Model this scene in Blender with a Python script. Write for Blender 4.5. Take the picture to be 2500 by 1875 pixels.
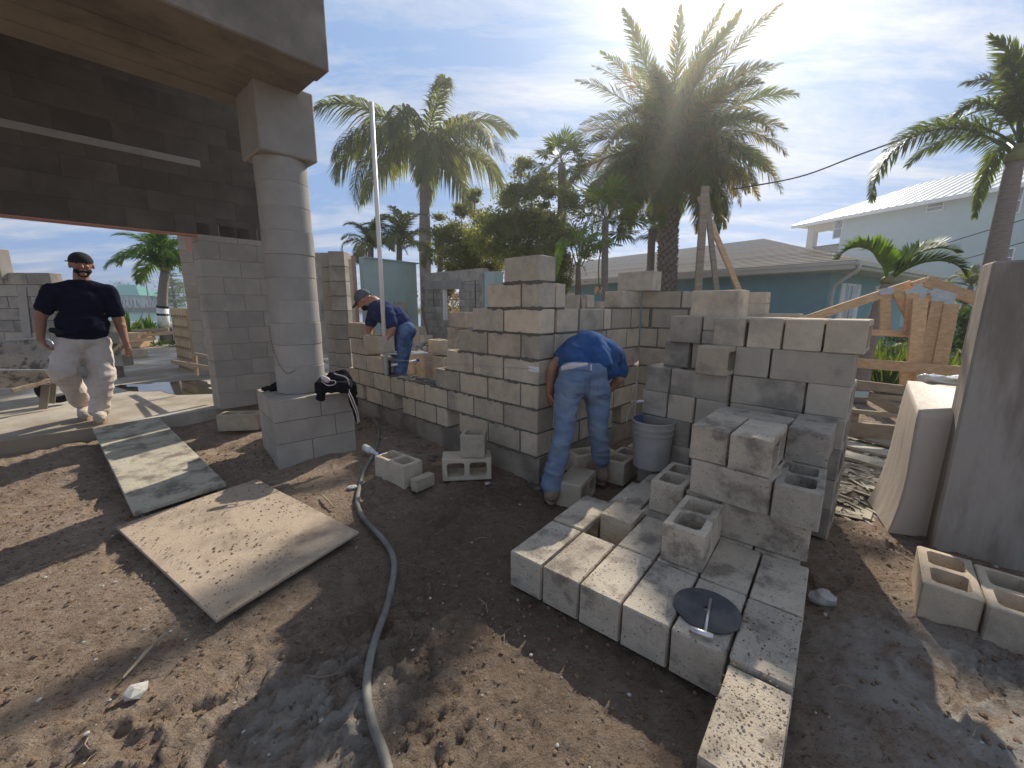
import bpy, bmesh, math, random
import numpy as np
from mathutils import Vector, Matrix, noise as mnoise
sc = bpy.context.scene
for o in list(bpy.data.objects): bpy.data.objects.remove(o)
R = math.radians
# ------------------------------------------------------------------ camera
F = 991.0; PITCH = R(10.91); ROLL = R(.22); EYE = 1.45
_c, _s, _cr, _sr = math.cos(PITCH), math.sin(PITCH), math.cos(ROLL), math.sin(ROLL)
RT = Vector((_cr, _sr*_s, _sr*_c)); UPV = Vector((-_sr, _cr*_s, _cr*_c)); FW = Vector((0, _c, -_s))
cam = bpy.data.cameras.new('camera'); camo = bpy.data.objects.new('camera', cam)
sc.collection.objects.link(camo); sc.camera = camo
cam.sensor_width = 36; cam.lens = F/2500*36; cam.clip_start = .02; cam.clip_end = 3000
m = Matrix((RT, UPV, -FW)).transposed().to_4x4(); m.translation = (0, 0, EYE); camo.matrix_world = m
# ------------------------------------------------------------------ light
SUN_AZ, SUN_EL = 23.5, 36.8
sdir = Vector((math.sin(R(SUN_AZ))*math.cos(R(SUN_EL)), math.cos(R(SUN_AZ))*math.cos(R(SUN_EL)), math.sin(R(SUN_EL))))
sun = bpy.data.lights.new('sun', 'SUN'); sun.energy = 4.4; sun.angle = R(.53); sun.color = (1, .93, .82)
suno = bpy.data.objects.new('sun', sun); sc.collection.objects.link(suno)
suno.rotation_euler = sdir.to_track_quat('Z', 'Y').to_euler(); suno.location = (0, 0, 30)
w = bpy.data.worlds.new('World'); sc.world = w; w.use_nodes = True
nt = w.node_tree; nt.nodes.clear(); N = nt.nodes.new; LK = nt.links.new
def wmath(op, a, b=None, c=None):
    n = N('ShaderNodeMath'); n.operation = op
    for i, v in enumerate((a, b, c)):
        if v is None: continue
        if isinstance(v, (int, float)): n.inputs[i].default_value = v
        else: LK(v, n.inputs[i])
    return n.outputs[0]
def wv(op, a, b=None):
    n = N('ShaderNodeVectorMath'); n.operation = op
    for i, v in enumerate((a, b)):
        if v is None: continue
        if isinstance(v, (tuple, Vector)): n.inputs[i].default_value = tuple(v)
        else: LK(v, n.inputs[i])
    return n
sky = N('ShaderNodeTexSky'); sky.sky_type = 'NISHITA'; sky.sun_disc = False
sky.sun_elevation = R(SUN_EL); sky.sun_rotation = R(SUN_AZ); sky.air_density = 1.0; sky.dust_density = .1; sky.ozone_density = 1.4
tc = N('ShaderNodeTexCoord'); nrm = wv('NORMALIZE', tc.outputs['Generated']).outputs[0]
sep = N('ShaderNodeSeparateXYZ'); LK(nrm, sep.inputs[0])
den = wmath('ADD', wmath('MAXIMUM', sep.outputs[2], 0.0), .12)
cmb = N('ShaderNodeCombineXYZ'); LK(wmath('DIVIDE', sep.outputs[0], den), cmb.inputs[0]); LK(wmath('DIVIDE', sep.outputs[1], den), cmb.inputs[1])
mp = N('ShaderNodeMapping'); LK(cmb.outputs[0], mp.inputs[0]); mp.inputs['Rotation'].default_value = (0, 0, R(25)); mp.inputs['Scale'].default_value = (.55, 1.5, 1); mp.inputs['Location'].default_value = (3.1, 1.7, 0)
nz = N('ShaderNodeTexNoise'); nz.inputs['Scale'].default_value = 1.5; nz.inputs['Detail'].default_value = 10; nz.inputs['Roughness'].default_value = .66; nz.inputs['Distortion'].default_value = .5; LK(mp.outputs[0], nz.inputs[0])
cr = N('ShaderNodeValToRGB'); cr.color_ramp.elements[0].position = .43; cr.color_ramp.elements[1].position = .66; LK(nz.outputs[0], cr.inputs[0])
dotn = wv('DOT_PRODUCT', nrm, sdir); glow = wmath('POWER', wmath('MAXIMUM', dotn.outputs['Value'], 0), 10)
glow2 = wmath('POWER', wmath('MAXIMUM', dotn.outputs['Value'], 0), 60)
veil = wmath('ADD', wmath('MULTIPLY', cr.outputs[0], .78), wmath('ADD', wmath('MULTIPLY', glow, .10), wmath('MULTIPLY', glow2, .6))); veil = wmath('MINIMUM', veil, 1.0)
bright = wmath('ADD', wmath('ADD', 4.9, wmath('MULTIPLY', glow, .5)), wmath('MULTIPLY', glow2, 3.0))
ccol = wv('SCALE', (1.0, 1.0, 1.03)); LK(bright, ccol.inputs['Scale'])
clampv = wv('MINIMUM', sky.outputs[0], (1.75, 2.75, 4.6)); mixc = N('ShaderNodeMix'); mixc.data_type = 'RGBA'; LK(veil, mixc.inputs[0]); LK(clampv.outputs[0], mixc.inputs[6]); LK(ccol.outputs[0], mixc.inputs[7])
bg = N('ShaderNodeBackground'); bg.inputs[1].default_value = .13; LK(mixc.outputs[2], bg.inputs[0])
wo = N('ShaderNodeOutputWorld'); LK(bg.outputs[0], wo.inputs[0])
sc.view_settings.view_transform = 'Standard'; sc.view_settings.look = 'None'; sc.view_settings.gamma = 1; sc.view_settings.use_curve_mapping = False
sc.view_settings.exposure = .35
sc.render.engine = 'CYCLES'
# ------------------------------------------------------------------ photo pixel (2500 wide) -> place
def ray(px, py): return FW + RT*((px-1250)/F) + UPV*((937.5-py)/F)
def gz(px, py, z=0.0):
    d = ray(px, py); t = (z-EYE)/d.z; return Vector((d.x*t, d.y*t, z))
def gy(px, py, Y):
    d = ray(px, py); t = Y/d.y; return Vector((d.x*t, Y, EYE+d.z*t))
def gp(px, py, x0, y0, yaw, off=0.0):
    """point on the upright plane through (x0,y0) running at yaw; off moves it towards the camera"""
    n = Vector((-math.sin(R(yaw)), math.cos(R(yaw)), 0)); d = ray(px, py)
    if n.dot(d) < 0: n = -n
    t = (Vector((x0, y0, 0))-n*off).dot(n)/d.dot(n); return Vector((d.x*t, d.y*t, EYE+d.z*t))
# ------------------------------------------------------------------ materials
def mat(name, col, var=.12, scale=6.0, rough=.85, bump=.3, bscale=60.0, col2=None, c2amt=.5, c2scale=2.0, rand=0.0, spec=.3, speck=None, speckamt=.0, speckscale=90., coords='Object', trans=0, metal=0, c2lo=.45, c2hi=.6, stretch=None, hue=None):
    mt = bpy.data.materials.new(name); mt.use_nodes = True; t = mt.node_tree; n = t.nodes; L = t.links.new
    b = n['Principled BSDF']; b.inputs['Roughness'].default_value = rough; b.inputs['Specular IOR Level'].default_value = spec; b.inputs['Metallic'].default_value = metal
    tcn = n.new('ShaderNodeTexCoord'); oi = n.new('ShaderNodeObjectInfo')
    vec = tcn.outputs['Object']
    if coords == 'World': g = n.new('ShaderNodeNewGeometry'); vec = g.outputs['Position']
    elif rand > 0:
        a = n.new('ShaderNodeVectorMath'); a.operation = 'SCALE'; a.inputs[0].default_value = (37, 53, 71); L(oi.outputs['Random'], a.inputs['Scale'])
        a2 = n.new('ShaderNodeVectorMath'); a2.operation = 'ADD'; L(vec, a2.inputs[0]); L(a.outputs[0], a2.inputs[1]); vec = a2.outputs[0]
    if stretch:
        mpn = n.new('ShaderNodeMapping'); mpn.inputs['Scale'].default_value = stretch; L(vec, mpn.inputs[0]); vec = mpn.outputs[0]
    def nz(s, d=5, r=.6):
        q = n.new('ShaderNodeTexNoise'); q.inputs['Scale'].default_value = s; q.inputs['Detail'].default_value = d; q.inputs['Roughness'].default_value = r; L(vec, q.inputs[0]); return q.outputs[0]
    def mixv(f, a, bb, typ='MIX'):
        q = n.new('ShaderNodeMix'); q.data_type = 'RGBA'; q.blend_type = typ
        for i, v in ((0, f), (6, a), (7, bb)):
            if isinstance(v, (int, float)): q.inputs[i].default_value = v
            elif isinstance(v, tuple): q.inputs[i].default_value = (*v, 1) if len(v) == 3 else v
            else: L(v, q.inputs[i])
        return q.outputs[2]
    def rng(v, a, bb, c=0, d=1):
        q = n.new('ShaderNodeMapRange'); q.inputs[1].default_value = a; q.inputs[2].default_value = bb; q.inputs[3].default_value = c; q.inputs[4].default_value = d; L(v, q.inputs[0]); return q.outputs[0]
    c = mixv(rng(nz(scale), .3, .7), tuple(x*(1-var) for x in col), tuple(min(1, x*(1+var)) for x in col))
    if col2: c = mixv(rng(nz(c2scale, 6, .65), c2lo, c2hi, 0, c2amt), c, tuple(col2))
    if rand > 0: c = mixv(1.0, c, mixv(oi.outputs['Random'], tuple([1-rand]*3), tuple([1+rand]*3)), 'MULTIPLY')
    if hue:
        wn = n.new('ShaderNodeTexWhiteNoise'); wn.noise_dimensions = '1D'; L(oi.outputs['Random'], wn.inputs[1])
        c = mixv(1.0, c, mixv(wn.outputs[0], (1, 1, 1), hue), 'MULTIPLY')
    if speck: c = mixv(rng(nz(speckscale, 3, .7), .60, .68, 0, speckamt), c, speck)
    L(c, b.inputs['Base Color'])
    if bump:
        bp = n.new('ShaderNodeBump'); bp.inputs['Strength'].default_value = bump; bp.inputs['Distance'].default_value = .01; L(nz(bscale, 6, .7), bp.inputs['Height']); L(bp.outputs[0], b.inputs['Normal'])
    if trans:
        b.inputs['Roughness'].default_value = rough
        tr = n.new('ShaderNodeBsdfTranslucent'); ms = n.new('ShaderNodeMixShader'); ms.inputs[0].default_value = trans
        cc = mixv(1.0, c, (1.6, 1.5, .55), 'MULTIPLY'); L(cc, tr.inputs[0]); L(b.outputs[0], ms.inputs[1]); L(tr.outputs[0], ms.inputs[2]); L(ms.outputs[0], n['Material Output'].inputs[0])
    return mt
M = {}
M['block'] = mat('block_concrete', (.60, .485, .345), .13, 9, .95, .5, 130, col2=(.20, .18, .155), c2amt=.6, c2scale=3.2, c2lo=.52, c2hi=.72, rand=.2, speck=(.12, .11, .1), speckamt=.55, speckscale=150, hue=(.85, .89, .95), spec=.15)
M['block_dusty'] = mat('block_concrete_dusty', (.54, .455, .345), .16, 12, .95, .6, 120, col2=(.16, .13, .105), c2amt=.75, c2scale=6, c2lo=.50, c2hi=.63, rand=.12, speck=(.09, .075, .06), speckamt=.8, speckscale=75, hue=(.9, .93, .97), spec=.15)
M['block_damp'] = mat('block_concrete_damp', (.50, .42, .315), .12, 8, .93, .45, 130, col2=(.15, .13, .11), c2amt=.65, c2scale=1.7, c2lo=.50, c2hi=.62, rand=.16, speck=(.12, .11, .1), speckamt=.4, speckscale=150, hue=(.88, .92, .98), spec=.2)
M['block_old'] = mat('old_wall_concrete', (.44, .385, .31), .14, 4, .95, .6, 60, col2=(.17, .155, .135), c2amt=.6, c2scale=1.3, rand=.10, speck=(.1, .09, .08), speckamt=.4, speckscale=80, hue=(.93, .95, 1), spec=.15)
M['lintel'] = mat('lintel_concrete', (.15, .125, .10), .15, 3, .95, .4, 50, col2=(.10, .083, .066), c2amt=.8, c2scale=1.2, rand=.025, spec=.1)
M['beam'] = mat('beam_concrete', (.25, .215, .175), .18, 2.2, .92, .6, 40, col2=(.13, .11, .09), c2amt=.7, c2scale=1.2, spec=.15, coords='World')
M['mortar'] = mat('mortar', (.18, .158, .13), .2, 20, .97, 1.0, 90, spec=.1)
M['slab'] = mat('slab_concrete', (.46, .41, .33), .15, 2.5, .8, .5, 50, col2=(.25, .19, .125), c2amt=.75, c2scale=.9, c2lo=.42, c2hi=.58, spec=.3, coords='World')
M['footing'] = mat('footing_concrete', (.36, .305, .235), .15, 5, .95, .7, 50, col2=(.13, .11, .09), c2amt=.7, c2scale=2.5, spec=.15)
M['stucco'] = mat('column_concrete', (.37, .34, .295), .08, 5, .92, .35, 60, col2=(.26, .24, .21), c2amt=.5, c2scale=1.5, spec=.2, rand=.05)
M['wood_new'] = mat('pine_lumber', (.62, .42, .24), .15, 5, .75, .2, 40, col2=(.50, .28, .13), c2amt=.6, c2scale=4, rand=.14, stretch=(1, 9, 9))
M['wood_grey'] = mat('weathered_lumber', (.34, .27, .19), .2, 6, .85, .3, 40, col2=(.2, .15, .1), c2amt=.6, c2scale=3, rand=.12, stretch=(1, 8, 8))
M['wood_dark'] = mat('form_board', (.14, .09, .065), .2, 6, .85, .3, 40, rand=.1, stretch=(1, 8, 8))
M['ply'] = mat('plywood_dirty', (.46, .36, .26), .16, 3, .85, .3, 60, col2=(.20, .15, .11), c2amt=.8, c2scale=3, c2lo=.46, c2hi=.66, speck=(.10, .075, .055), speckamt=.8, speckscale=110, spec=.25)
M['rampw'] = mat('ramp_board', (.46, .41, .31), .16, 3, .85, .4, 60, col2=(.13, .11, .085), c2amt=.8, c2scale=5, c2lo=.48, c2hi=.62, speck=(.06, .05, .04), speckamt=.85, speckscale=70)
M['steel'] = mat('galvanised', (.45, .46, .45), .12, 20, .45, .15, 60, metal=.7)
M['disc'] = mat('black_disc', (.045, .047, .052), .2, 12, .55, .1, 80, spec=.4, col2=(.12, .11, .1), c2amt=.5, c2scale=6)
M['chrome'] = mat('bare_steel', (.62, .60, .57), .1, 30, .35, .1, 60, metal=.8)
M['bucket'] = mat('bucket_grey', (.38, .36, .325), .12, 9, .55, .15, 60, spec=.4, col2=(.36, .34, .3), c2amt=.5, c2scale=5)
M['bucket_in'] = mat('bucket_blue', (.06, .10, .17), .12, 9, .5, .1, 60, spec=.4)
M['hose'] = mat('hose_rubber', (.22, .205, .175), .2, 10, .7, .25, 60, spec=.3, col2=(.11, .1, .085), c2amt=.6, c2scale=7)
M['pvc'] = mat('white_pvc', (.75, .73, .68), .05, 8, .4, .05, 60, spec=.5)
M['white'] = mat('white_paint', (.78, .77, .74), .04, 6, .6, .08, 60)
M['blueplastic'] = mat('blue_plastic', (.02, .05, .35), .1, 6, .4, .0, 60)
M['black'] = mat('black_cloth', (.010, .010, .013), .3, 12, .95, .5, 90, spec=.1)
M['cord'] = mat('pale_cord', (.5, .42, .4), .1, 12, .9, 0, 90)
M['navy'] = mat('navy_tshirt', (.007, .008, .022), .25, 10, .95, .4, 120, spec=.08)
M['navy2'] = mat('navy_blue_tshirt', (.03, .04, .105), .2, 10, .95, .4, 120, spec=.1)
M['blue'] = mat('blue_tshirt', (.025, .075, .20), .2, 8, .95, .5, 120, spec=.1, col2=(.06, .13, .28), c2amt=.4, c2scale=4)
M['pants'] = mat('white_work_trousers', (.62, .54, .47), .08, 6, .95, .4, 80, spec=.1, col2=(.42, .35, .28), c2amt=.5, c2scale=5)
M['jeans'] = mat('faded_jeans', (.15, .21, .31), .2, 5, .95, .6, 160, spec=.1, col2=(.28, .31, .35), c2amt=.5, c2scale=4)
M['jeans2'] = mat('dark_jeans', (.05, .09, .19), .25, 5, .95, .5, 160, spec=.1, col2=(.18, .26, .4), c2amt=.6, c2scale=7)
M['skin'] = mat('skin', (.33, .165, .10), .08, 8, .55, .12, 120, spec=.35)
M['skin2'] = mat('skin_tan', (.40, .20, .125), .08, 8, .55, .12, 120, spec=.35)
M['beard'] = mat('dark_hair', (.012, .009, .008), .2, 50, .9, .6, 200)
M['cap'] = mat('black_cap', (.012, .015, .018), .2, 20, .9, .3, 120)
M['capgrey'] = mat('grey_cap', (.10, .115, .125), .2, 20, .9, .3, 120)
M['boot'] = mat('tan_boot', (.27, .19, .13), .15, 8, .8, .3, 60, col2=(.3, .25, .2), c2amt=.5, c2scale=6)
M['boot_pale'] = mat('dusty_pale_boot', (.50, .43, .36), .15, 8, .85, .4, 60, col2=(.36, .27, .2), c2amt=.5, c2scale=6)
M['sole'] = mat('boot_sole', (.33, .22, .15), .1, 8, .8, .2, 60)
M['undershirt'] = mat('pale_undershirt', (.62, .55, .53), .06, 8, .9, .2, 60)
M['plastic'] = mat('dusty_plastic_wrap', (.60, .51, .42), .08, 3, .5, .6, 22, spec=.4, col2=(.45, .39, .32), c2amt=.5, c2scale=1.5, stretch=(1, 1, .5), trans=.08)
M['tarp'] = mat('silver_tarp', (.55, .55, .53), .1, 6, .35, .3, 20, spec=.5)
M['pier'] = mat('stained_concrete', (.30, .25, .205), .3, 3, .9, .6, 40, col2=(.42, .37, .31), c2amt=.8, c2scale=3.0, c2lo=.44, c2hi=.60, stretch=(1.6, 1.6, .35), spec=.2)
M['clay'] = mat('tan_hollow_brick', (.55, .40, .23), .08, 8, .9, .3, 80, rand=.08)
M['dark'] = mat('hollow_shade_and_joint', (.02, .017, .014), .1, 8, 1, 0, 60)  # near-black for the shade inside hollows, and for dark control joints
M['pink'] = mat('terracotta_paint', (.42, .16, .10), .1, 5, .9, .3, 60, col2=(.36, .2, .15), c2amt=.4, c2scale=4)
M['plaster'] = mat('white_plaster', (.62, .58, .52), .08, 6, .9, .4, 50)
M['mint'] = mat('mint_paint', (.42, .52, .47), .06, 3, .85, .2, 60, col2=(.36, .44, .41), c2amt=.4, c2scale=1.2)
M['panelpink'] = mat('faded_pink_panel', (.50, .27, .21), .08, 4, .9, .2, 60)
M['teal'] = mat('teal_stucco', (.19, .34, .37), .05, 3, .9, .25, 90, coords='World')
M['paleblue'] = mat('pale_stucco', (.42, .52, .52), .04, 2, .9, .1, 40)
M['soffit'] = mat('cream_trim', (.55, .52, .46), .05, 4, .8, .1, 60)
M['shingle'] = mat('roof_shingle', (.33, .28, .225), .2, 30, .95, .6, 80, rand=.18, coords='Object')
M['metalroof'] = mat('white_metal_roof', (.66, .68, .66), .04, 3, .4, .05, 40, spec=.5, metal=.15)
M['glass'] = mat('window_glass', (.04, .09, .14), .1, 2, .08, 0, 60, spec=.8)
M['glass2'] = mat('window_glass_pale', (.10, .17, .21), .1, 2, .12, 0, 60, spec=.7)
M['leaf'] = mat('palm_leaf', (.11, .15, .035), .25, 20, .5, 0, 60, trans=.6, rand=.25, col2=(.36, .22, .04), c2amt=.8, c2scale=.8, c2lo=.48, c2hi=.66, spec=.4)
M['leaf_green'] = mat('green_palm_leaf', (.12, .21, .025), .25, 20, .45, 0, 60, trans=.38, rand=.2, spec=.45)
M['leaf_pale'] = mat('hazy_palm_leaf', (.17, .19, .09), .2, 10, .6, 0, 60, trans=.5, rand=.15)
M['leaf_dark'] = mat('dark_leaf', (.09, .13, .03), .3, 10, .45, 0, 60, trans=.5, rand=.2, spec=.4)
M['leaf_tree'] = mat('tree_leaf', (.17, .20, .085), .3, 3, .5, 0, 60, trans=.55, rand=.1, spec=.5, col2=(.28, .25, .09), c2amt=.6, c2scale=1.5)
M['hedge'] = mat('hedge_leaf', (.06, .115, .02), .35, 3, .5, 0, 60, trans=.3, spec=.4)
M['shore'] = mat('far_foliage', (.045, .07, .03), .4, .5, .8, 0, 60, coords='World', col2=(.09, .10, .04), c2amt=.6, c2scale=.2)
M['trunk'] = mat('palm_trunk', (.17, .135, .10), .3, 14, .95, .7, 60, spec=.1)
M['trunk_grey'] = mat('grey_palm_trunk', (.24, .20, .17), .2, 10, .9, .4, 40, stretch=(1, 1, 4))
M['petiole'] = mat('palm_petiole', (.14, .16, .05), .2, 8, .6, 0, 60)
M['shaft'] = mat('palm_crownshaft', (.20, .19, .08), .2, 6, .5, .2, 20)
M['grass'] = mat('grass_blades', (.10, .17, .03), .3, 4, .7, 0, 60, trans=.3)
M['water'] = mat('water_surface', (.10, .20, .20), .05, .2, .14, .25, 1.5, coords='World', spec=.5)
M['puddle'] = mat('puddle_water', (.035, .03, .022), .2, 4, .04, .02, 6, spec=.6)
M['green_roof'] = mat('green_metal_roof', (.10, .34, .25), .05, 1, .6, 0, 60)
M['cable'] = mat('black_cable', (.012, .012, .012), .1, 8, .7, 0, 60)
M['can'] = mat('blue_can', (.02, .06, .30), .1, 8, .35, 0, 60, spec=.6)
M['rust'] = mat('rusty_rebar', (.2, .09, .05), .2, 30, .9, .4, 60)
M['orange'] = mat('orange_paint', (.55, .16, .02), .1, 6, .6, 0, 60)
# dirt: brown raked soil with pale cement dust and footprints worked into colour
def dirt_mat():
    mt = bpy.data.materials.new('dirt'); mt.use_nodes = True; t = mt.node_tree; n = t.nodes; L = t.links.new; b = n['Principled BSDF']
    b.inputs['Roughness'].default_value = .97; b.inputs['Specular IOR Level'].default_value = .12
    g = n.new('ShaderNodeNewGeometry'); P = g.outputs['Position']
    def nz(s, d=6, r=.65, dist=0):
        q = n.new('ShaderNodeTexNoise'); q.inputs['Scale'].default_value = s; q.inputs['Detail'].default_value = d; q.inputs['Roughness'].default_value = r; q.inputs['Distortion'].default_value = dist; L(P, q.inputs[0]); return q.outputs[0]
    def rng(v, a, bb, c=0, d=1):
        q = n.new('ShaderNodeMapRange'); q.inputs[1].default_value = a; q.inputs[2].default_value = bb; q.inputs[3].default_value = c; q.inputs[4].default_value = d; L(v, q.inputs[0]); return q.outputs[0]
    def mix(f, a, bb):
        q = n.new('ShaderNodeMix'); q.data_type = 'RGBA'
        for i, v in ((0, f), (6, a), (7, bb)):
            if isinstance(v, (int, float)): q.inputs[i].default_value = v
            elif isinstance(v, tuple): q.inputs[i].default_value = (*v, 1)
            else: L(v, q.inputs[i])
        return q.outputs[2]
    def mth(op, a, bb):
        q = n.new('ShaderNodeMath'); q.operation = op
        for i, v in enumerate((a, bb)):
            if isinstance(v, (int, float)): q.inputs[i].default_value = v
            else: L(v, q.inputs[i])
        return q.outputs[0]
    c = mix(rng(nz(2.2), .35, .65), (.41, .305, .22), (.29, .205, .142))
    c = mix(rng(nz(14), .45, .7, 0, .7), c, (.52, .42, .32))
    mp2 = n.new('ShaderNodeMapping'); mp2.inputs['Rotation'].default_value = (0, 0, .55); mp2.inputs['Scale'].default_value = (1.0, 2.1, 1.6); L(P, mp2.inputs[0]); P0_ = P; P = mp2.outputs[0]
    c = mix(rng(nz(26, 6, .8), .54, .64, 0, .8), c, (.075, .045, .027)); c = mix(rng(nz(75, 3, .8), .56, .66, 0, .7), c, (.09, .055, .034)); P = P0_
    # cement dust spilled: right side and by the hose
    def spot(x, y, r):
        v = n.new('ShaderNodeVectorMath'); v.operation = 'DISTANCE'; L(P, v.inputs[0]); v.inputs[1].default_value = (x, y, 0)
        return rng(v.outputs['Value'], r, r*.25)
    dust = mth('MAXIMUM', mth('MAXIMUM', spot(-.72, 1.18, .42), spot(1.75, 1.15, .75)), mth('MAXIMUM', spot(3.6, 3.8, 1.7), spot(2.1, .7, .7)))
    dust = mth('MULTIPLY', dust, rng(nz(5, 8, .75, .4), .39, .55))
    c = mix(mth('MULTIPLY', dust, .88), c, (.56, .52, .45))
    # soil colour darkened for the shade between the wall and the block pile
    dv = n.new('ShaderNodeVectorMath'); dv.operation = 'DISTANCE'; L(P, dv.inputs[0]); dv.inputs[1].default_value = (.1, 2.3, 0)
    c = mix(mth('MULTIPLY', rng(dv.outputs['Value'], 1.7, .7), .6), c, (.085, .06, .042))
    c = mix(rng(nz(120, 2, .6), .66, .72, 0, .7), c, (.5, .46, .4))
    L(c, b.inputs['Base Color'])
    bp = n.new('ShaderNodeBump'); bp.inputs['Strength'].default_value = 1.0; bp.inputs['Distance'].default_value = .035; L(nz(38, 9, .78), bp.inputs['Height']); L(bp.outputs[0], b.inputs['Normal'])
    return mt
M['dirt'] = dirt_mat()
M['clod'] = mat('soil_clod', (.20, .135, .088), .25, 30, .97, .6, 80, spec=.1)
M['chip'] = mat('pale_chip', (.45, .42, .37), .15, 30, .95, .4, 80, spec=.2)
# ------------------------------------------------------------------ mesh helpers
COL = sc.collection
def link(name, mesh, material=None, parent=None, mw=None, label=None, cat=None, group=None, kind=None, smooth=False):
    if material is not None and len(mesh.materials) == 0: mesh.materials.append(M[material] if isinstance(material, str) else material)
    if smooth: mesh.polygons.foreach_set('use_smooth', [True]*len(mesh.polygons)); mesh.update()
    o = bpy.data.objects.new(name, mesh); COL.objects.link(o)
    if parent is not None: o.parent = parent
    if mw is not None: o.matrix_local = mw
    if label: o['label'] = label
    if cat: o['category'] = cat
    if group: o['group'] = group
    if kind: o['kind'] = kind
    return o
def root(name, label, cat, loc=(0, 0, 0), rz=0, group=None):
    o = bpy.data.objects.new(name, None); COL.objects.link(o); o.empty_display_size = .1; o.location = loc; o.rotation_euler = (0, 0, rz)
    o['label'] = label; o['category'] = cat
    if group: o['group'] = group
    return o
def inv(parent): # children given in world coordinates
    return (Matrix.Translation(parent.location) @ parent.rotation_euler.to_matrix().to_4x4()).inverted()
class MB:
    def __init__(s): s.v = []; s.f = []
    def add(s, vs, fs):
        k = len(s.v); s.v += [tuple(x) for x in vs]; s.f += [tuple(i+k for i in f) for f in fs]; return s
    def box(s, c, size, mx=None):
        c = Vector(c); h = Vector(size)/2; P = []
        for x in (-1, 1):
            for y in (-1, 1):
                for z in (-1, 1):
                    q = Vector((x*h.x, y*h.y, z*h.z)); P.append(c+(mx @ q if mx else q))
        return s.add(P, [(0, 1, 3, 2), (4, 6, 7, 5), (0, 4, 5, 1), (2, 3, 7, 6), (0, 2, 6, 4), (1, 5, 7, 3)])
    def beam(s, a, b, wdt, th, side=None):
        """bar from a to b; wdt measured across 'side x axis', th along side"""
        a, b = Vector(a), Vector(b); x = (b-a).normalized()
        y = Vector(side) if side is not None else Vector((0, 0, 1)).cross(x)
        if y.length < 1e-4: y = Vector((1, 0, 0))
        y = (y-x*y.dot(x)).normalized(); z = x.cross(y); mx = Matrix((x, y, z)).transposed()
        return s.box((a+b)/2, ((b-a).length, th, wdt), mx)
    def tube(s, pts, rad, n=8, cap=True):
        pts = [Vector(p) for p in pts]; rad = rad if isinstance(rad, (list, tuple)) else [rad]*len(pts)
        up = Vector((0, 0, 1)); rings = []; prev = None
        for i, p in enumerate(pts):
            t = (pts[min(i+1, len(pts)-1)]-pts[max(i-1, 0)]).normalized()
            if prev is None: u = t.cross(up) if abs(t.dot(up)) < .95 else t.cross(Vector((1, 0, 0)))
            else: u = prev-t*prev.dot(t)
            u.normalize(); prev = u; vv = t.cross(u)
            rings.append([p+(u*math.cos(2*math.pi*k/n)+vv*math.sin(2*math.pi*k/n))*rad[i] for k in range(n)])
        vs = [q for r in rings for q in r]; fs = []
        for i in range(len(pts)-1):
            for k in range(n): a = i*n+k; b = i*n+(k+1) % n; fs.append((a, b, b+n, a+n))
        if cap: fs.append(tuple(range(n))[::-1]); fs.append(tuple((len(pts)-1)*n+k for k in range(n)))
        return s.add(vs, fs)
    def lathe(s, prof, c=(0, 0, 0), n=24, cap=False):
        c = Vector(c); vs = []; fs = []
        for r, z in prof:
            for k in range(n): vs.append(c+Vector((r*math.cos(2*math.pi*k/n), r*math.sin(2*math.pi*k/n), z)))
        for i in range(len(prof)-1):
            for k in range(n): a = i*n+k; b = i*n+(k+1) % n; fs.append((a, b, b+n, a+n))
        if cap: fs.append(tuple(range(n))[::-1]); fs.append(tuple((len(prof)-1)*n+k for k in range(n)))
        return s.add(vs, fs)
    def prism(s, poly, ext):
        """closed polygon (3-D points) extruded by the vector ext"""
        n = len(poly); e = Vector(ext); vs = [Vector(p) for p in poly]+[Vector(p)+e for p in poly]
        return s.add(vs, [tuple(range(n))[::-1], tuple(range(n, 2*n))]+[(i, (i+1) % n, (i+1) % n+n, i+n) for i in range(n)])
    def blob(s, c, r, rng, sub=1, sq=(1, 1, 1)):
        bm = bmesh.new(); bmesh.ops.create_icosphere(bm, subdivisions=sub, radius=1)
        vs = []
        for v in bm.verts:
            k = r*rng.uniform(.75, 1.2); vs.append((c[0]+v.co.x*k*sq[0], c[1]+v.co.y*k*sq[1], c[2]+v.co.z*k*sq[2]))
        fs = [tuple(v.index for v in f.verts) for f in bm.faces]; bm.free(); return s.add(vs, fs)
    def mesh(s, name, fix=False):
        me = bpy.data.meshes.new(name); me.from_pydata(s.v, [], s.f); me.update()
        if fix:
            bm = bmesh.new(); bm.from_mesh(me); bmesh.ops.recalc_face_normals(bm, faces=bm.faces); bm.to_mesh(me); bm.free()
        return me
    def bevel(s, name, off):
        bm = bmesh.new(); me = s.mesh(name); bm.from_mesh(me); bmesh.ops.recalc_face_normals(bm, faces=bm.faces)
        bmesh.ops.bevel(bm, geom=bm.edges[:], offset=off, segments=1, affect='EDGES', clamp_overlap=True); bm.to_mesh(me); bm.free(); return me
def axes(c, x, z):
    x = Vector(x).normalized(); z = Vector(z).normalized(); y = z.cross(x).normalized(); z = x.cross(y)
    mm = Matrix((x, y, z)).transposed().to_4x4(); mm.translation = c; return mm
def dirv(yaw): return Vector((math.cos(R(yaw)), math.sin(R(yaw)), 0))
UP = Vector((0, 0, 1))
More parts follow.
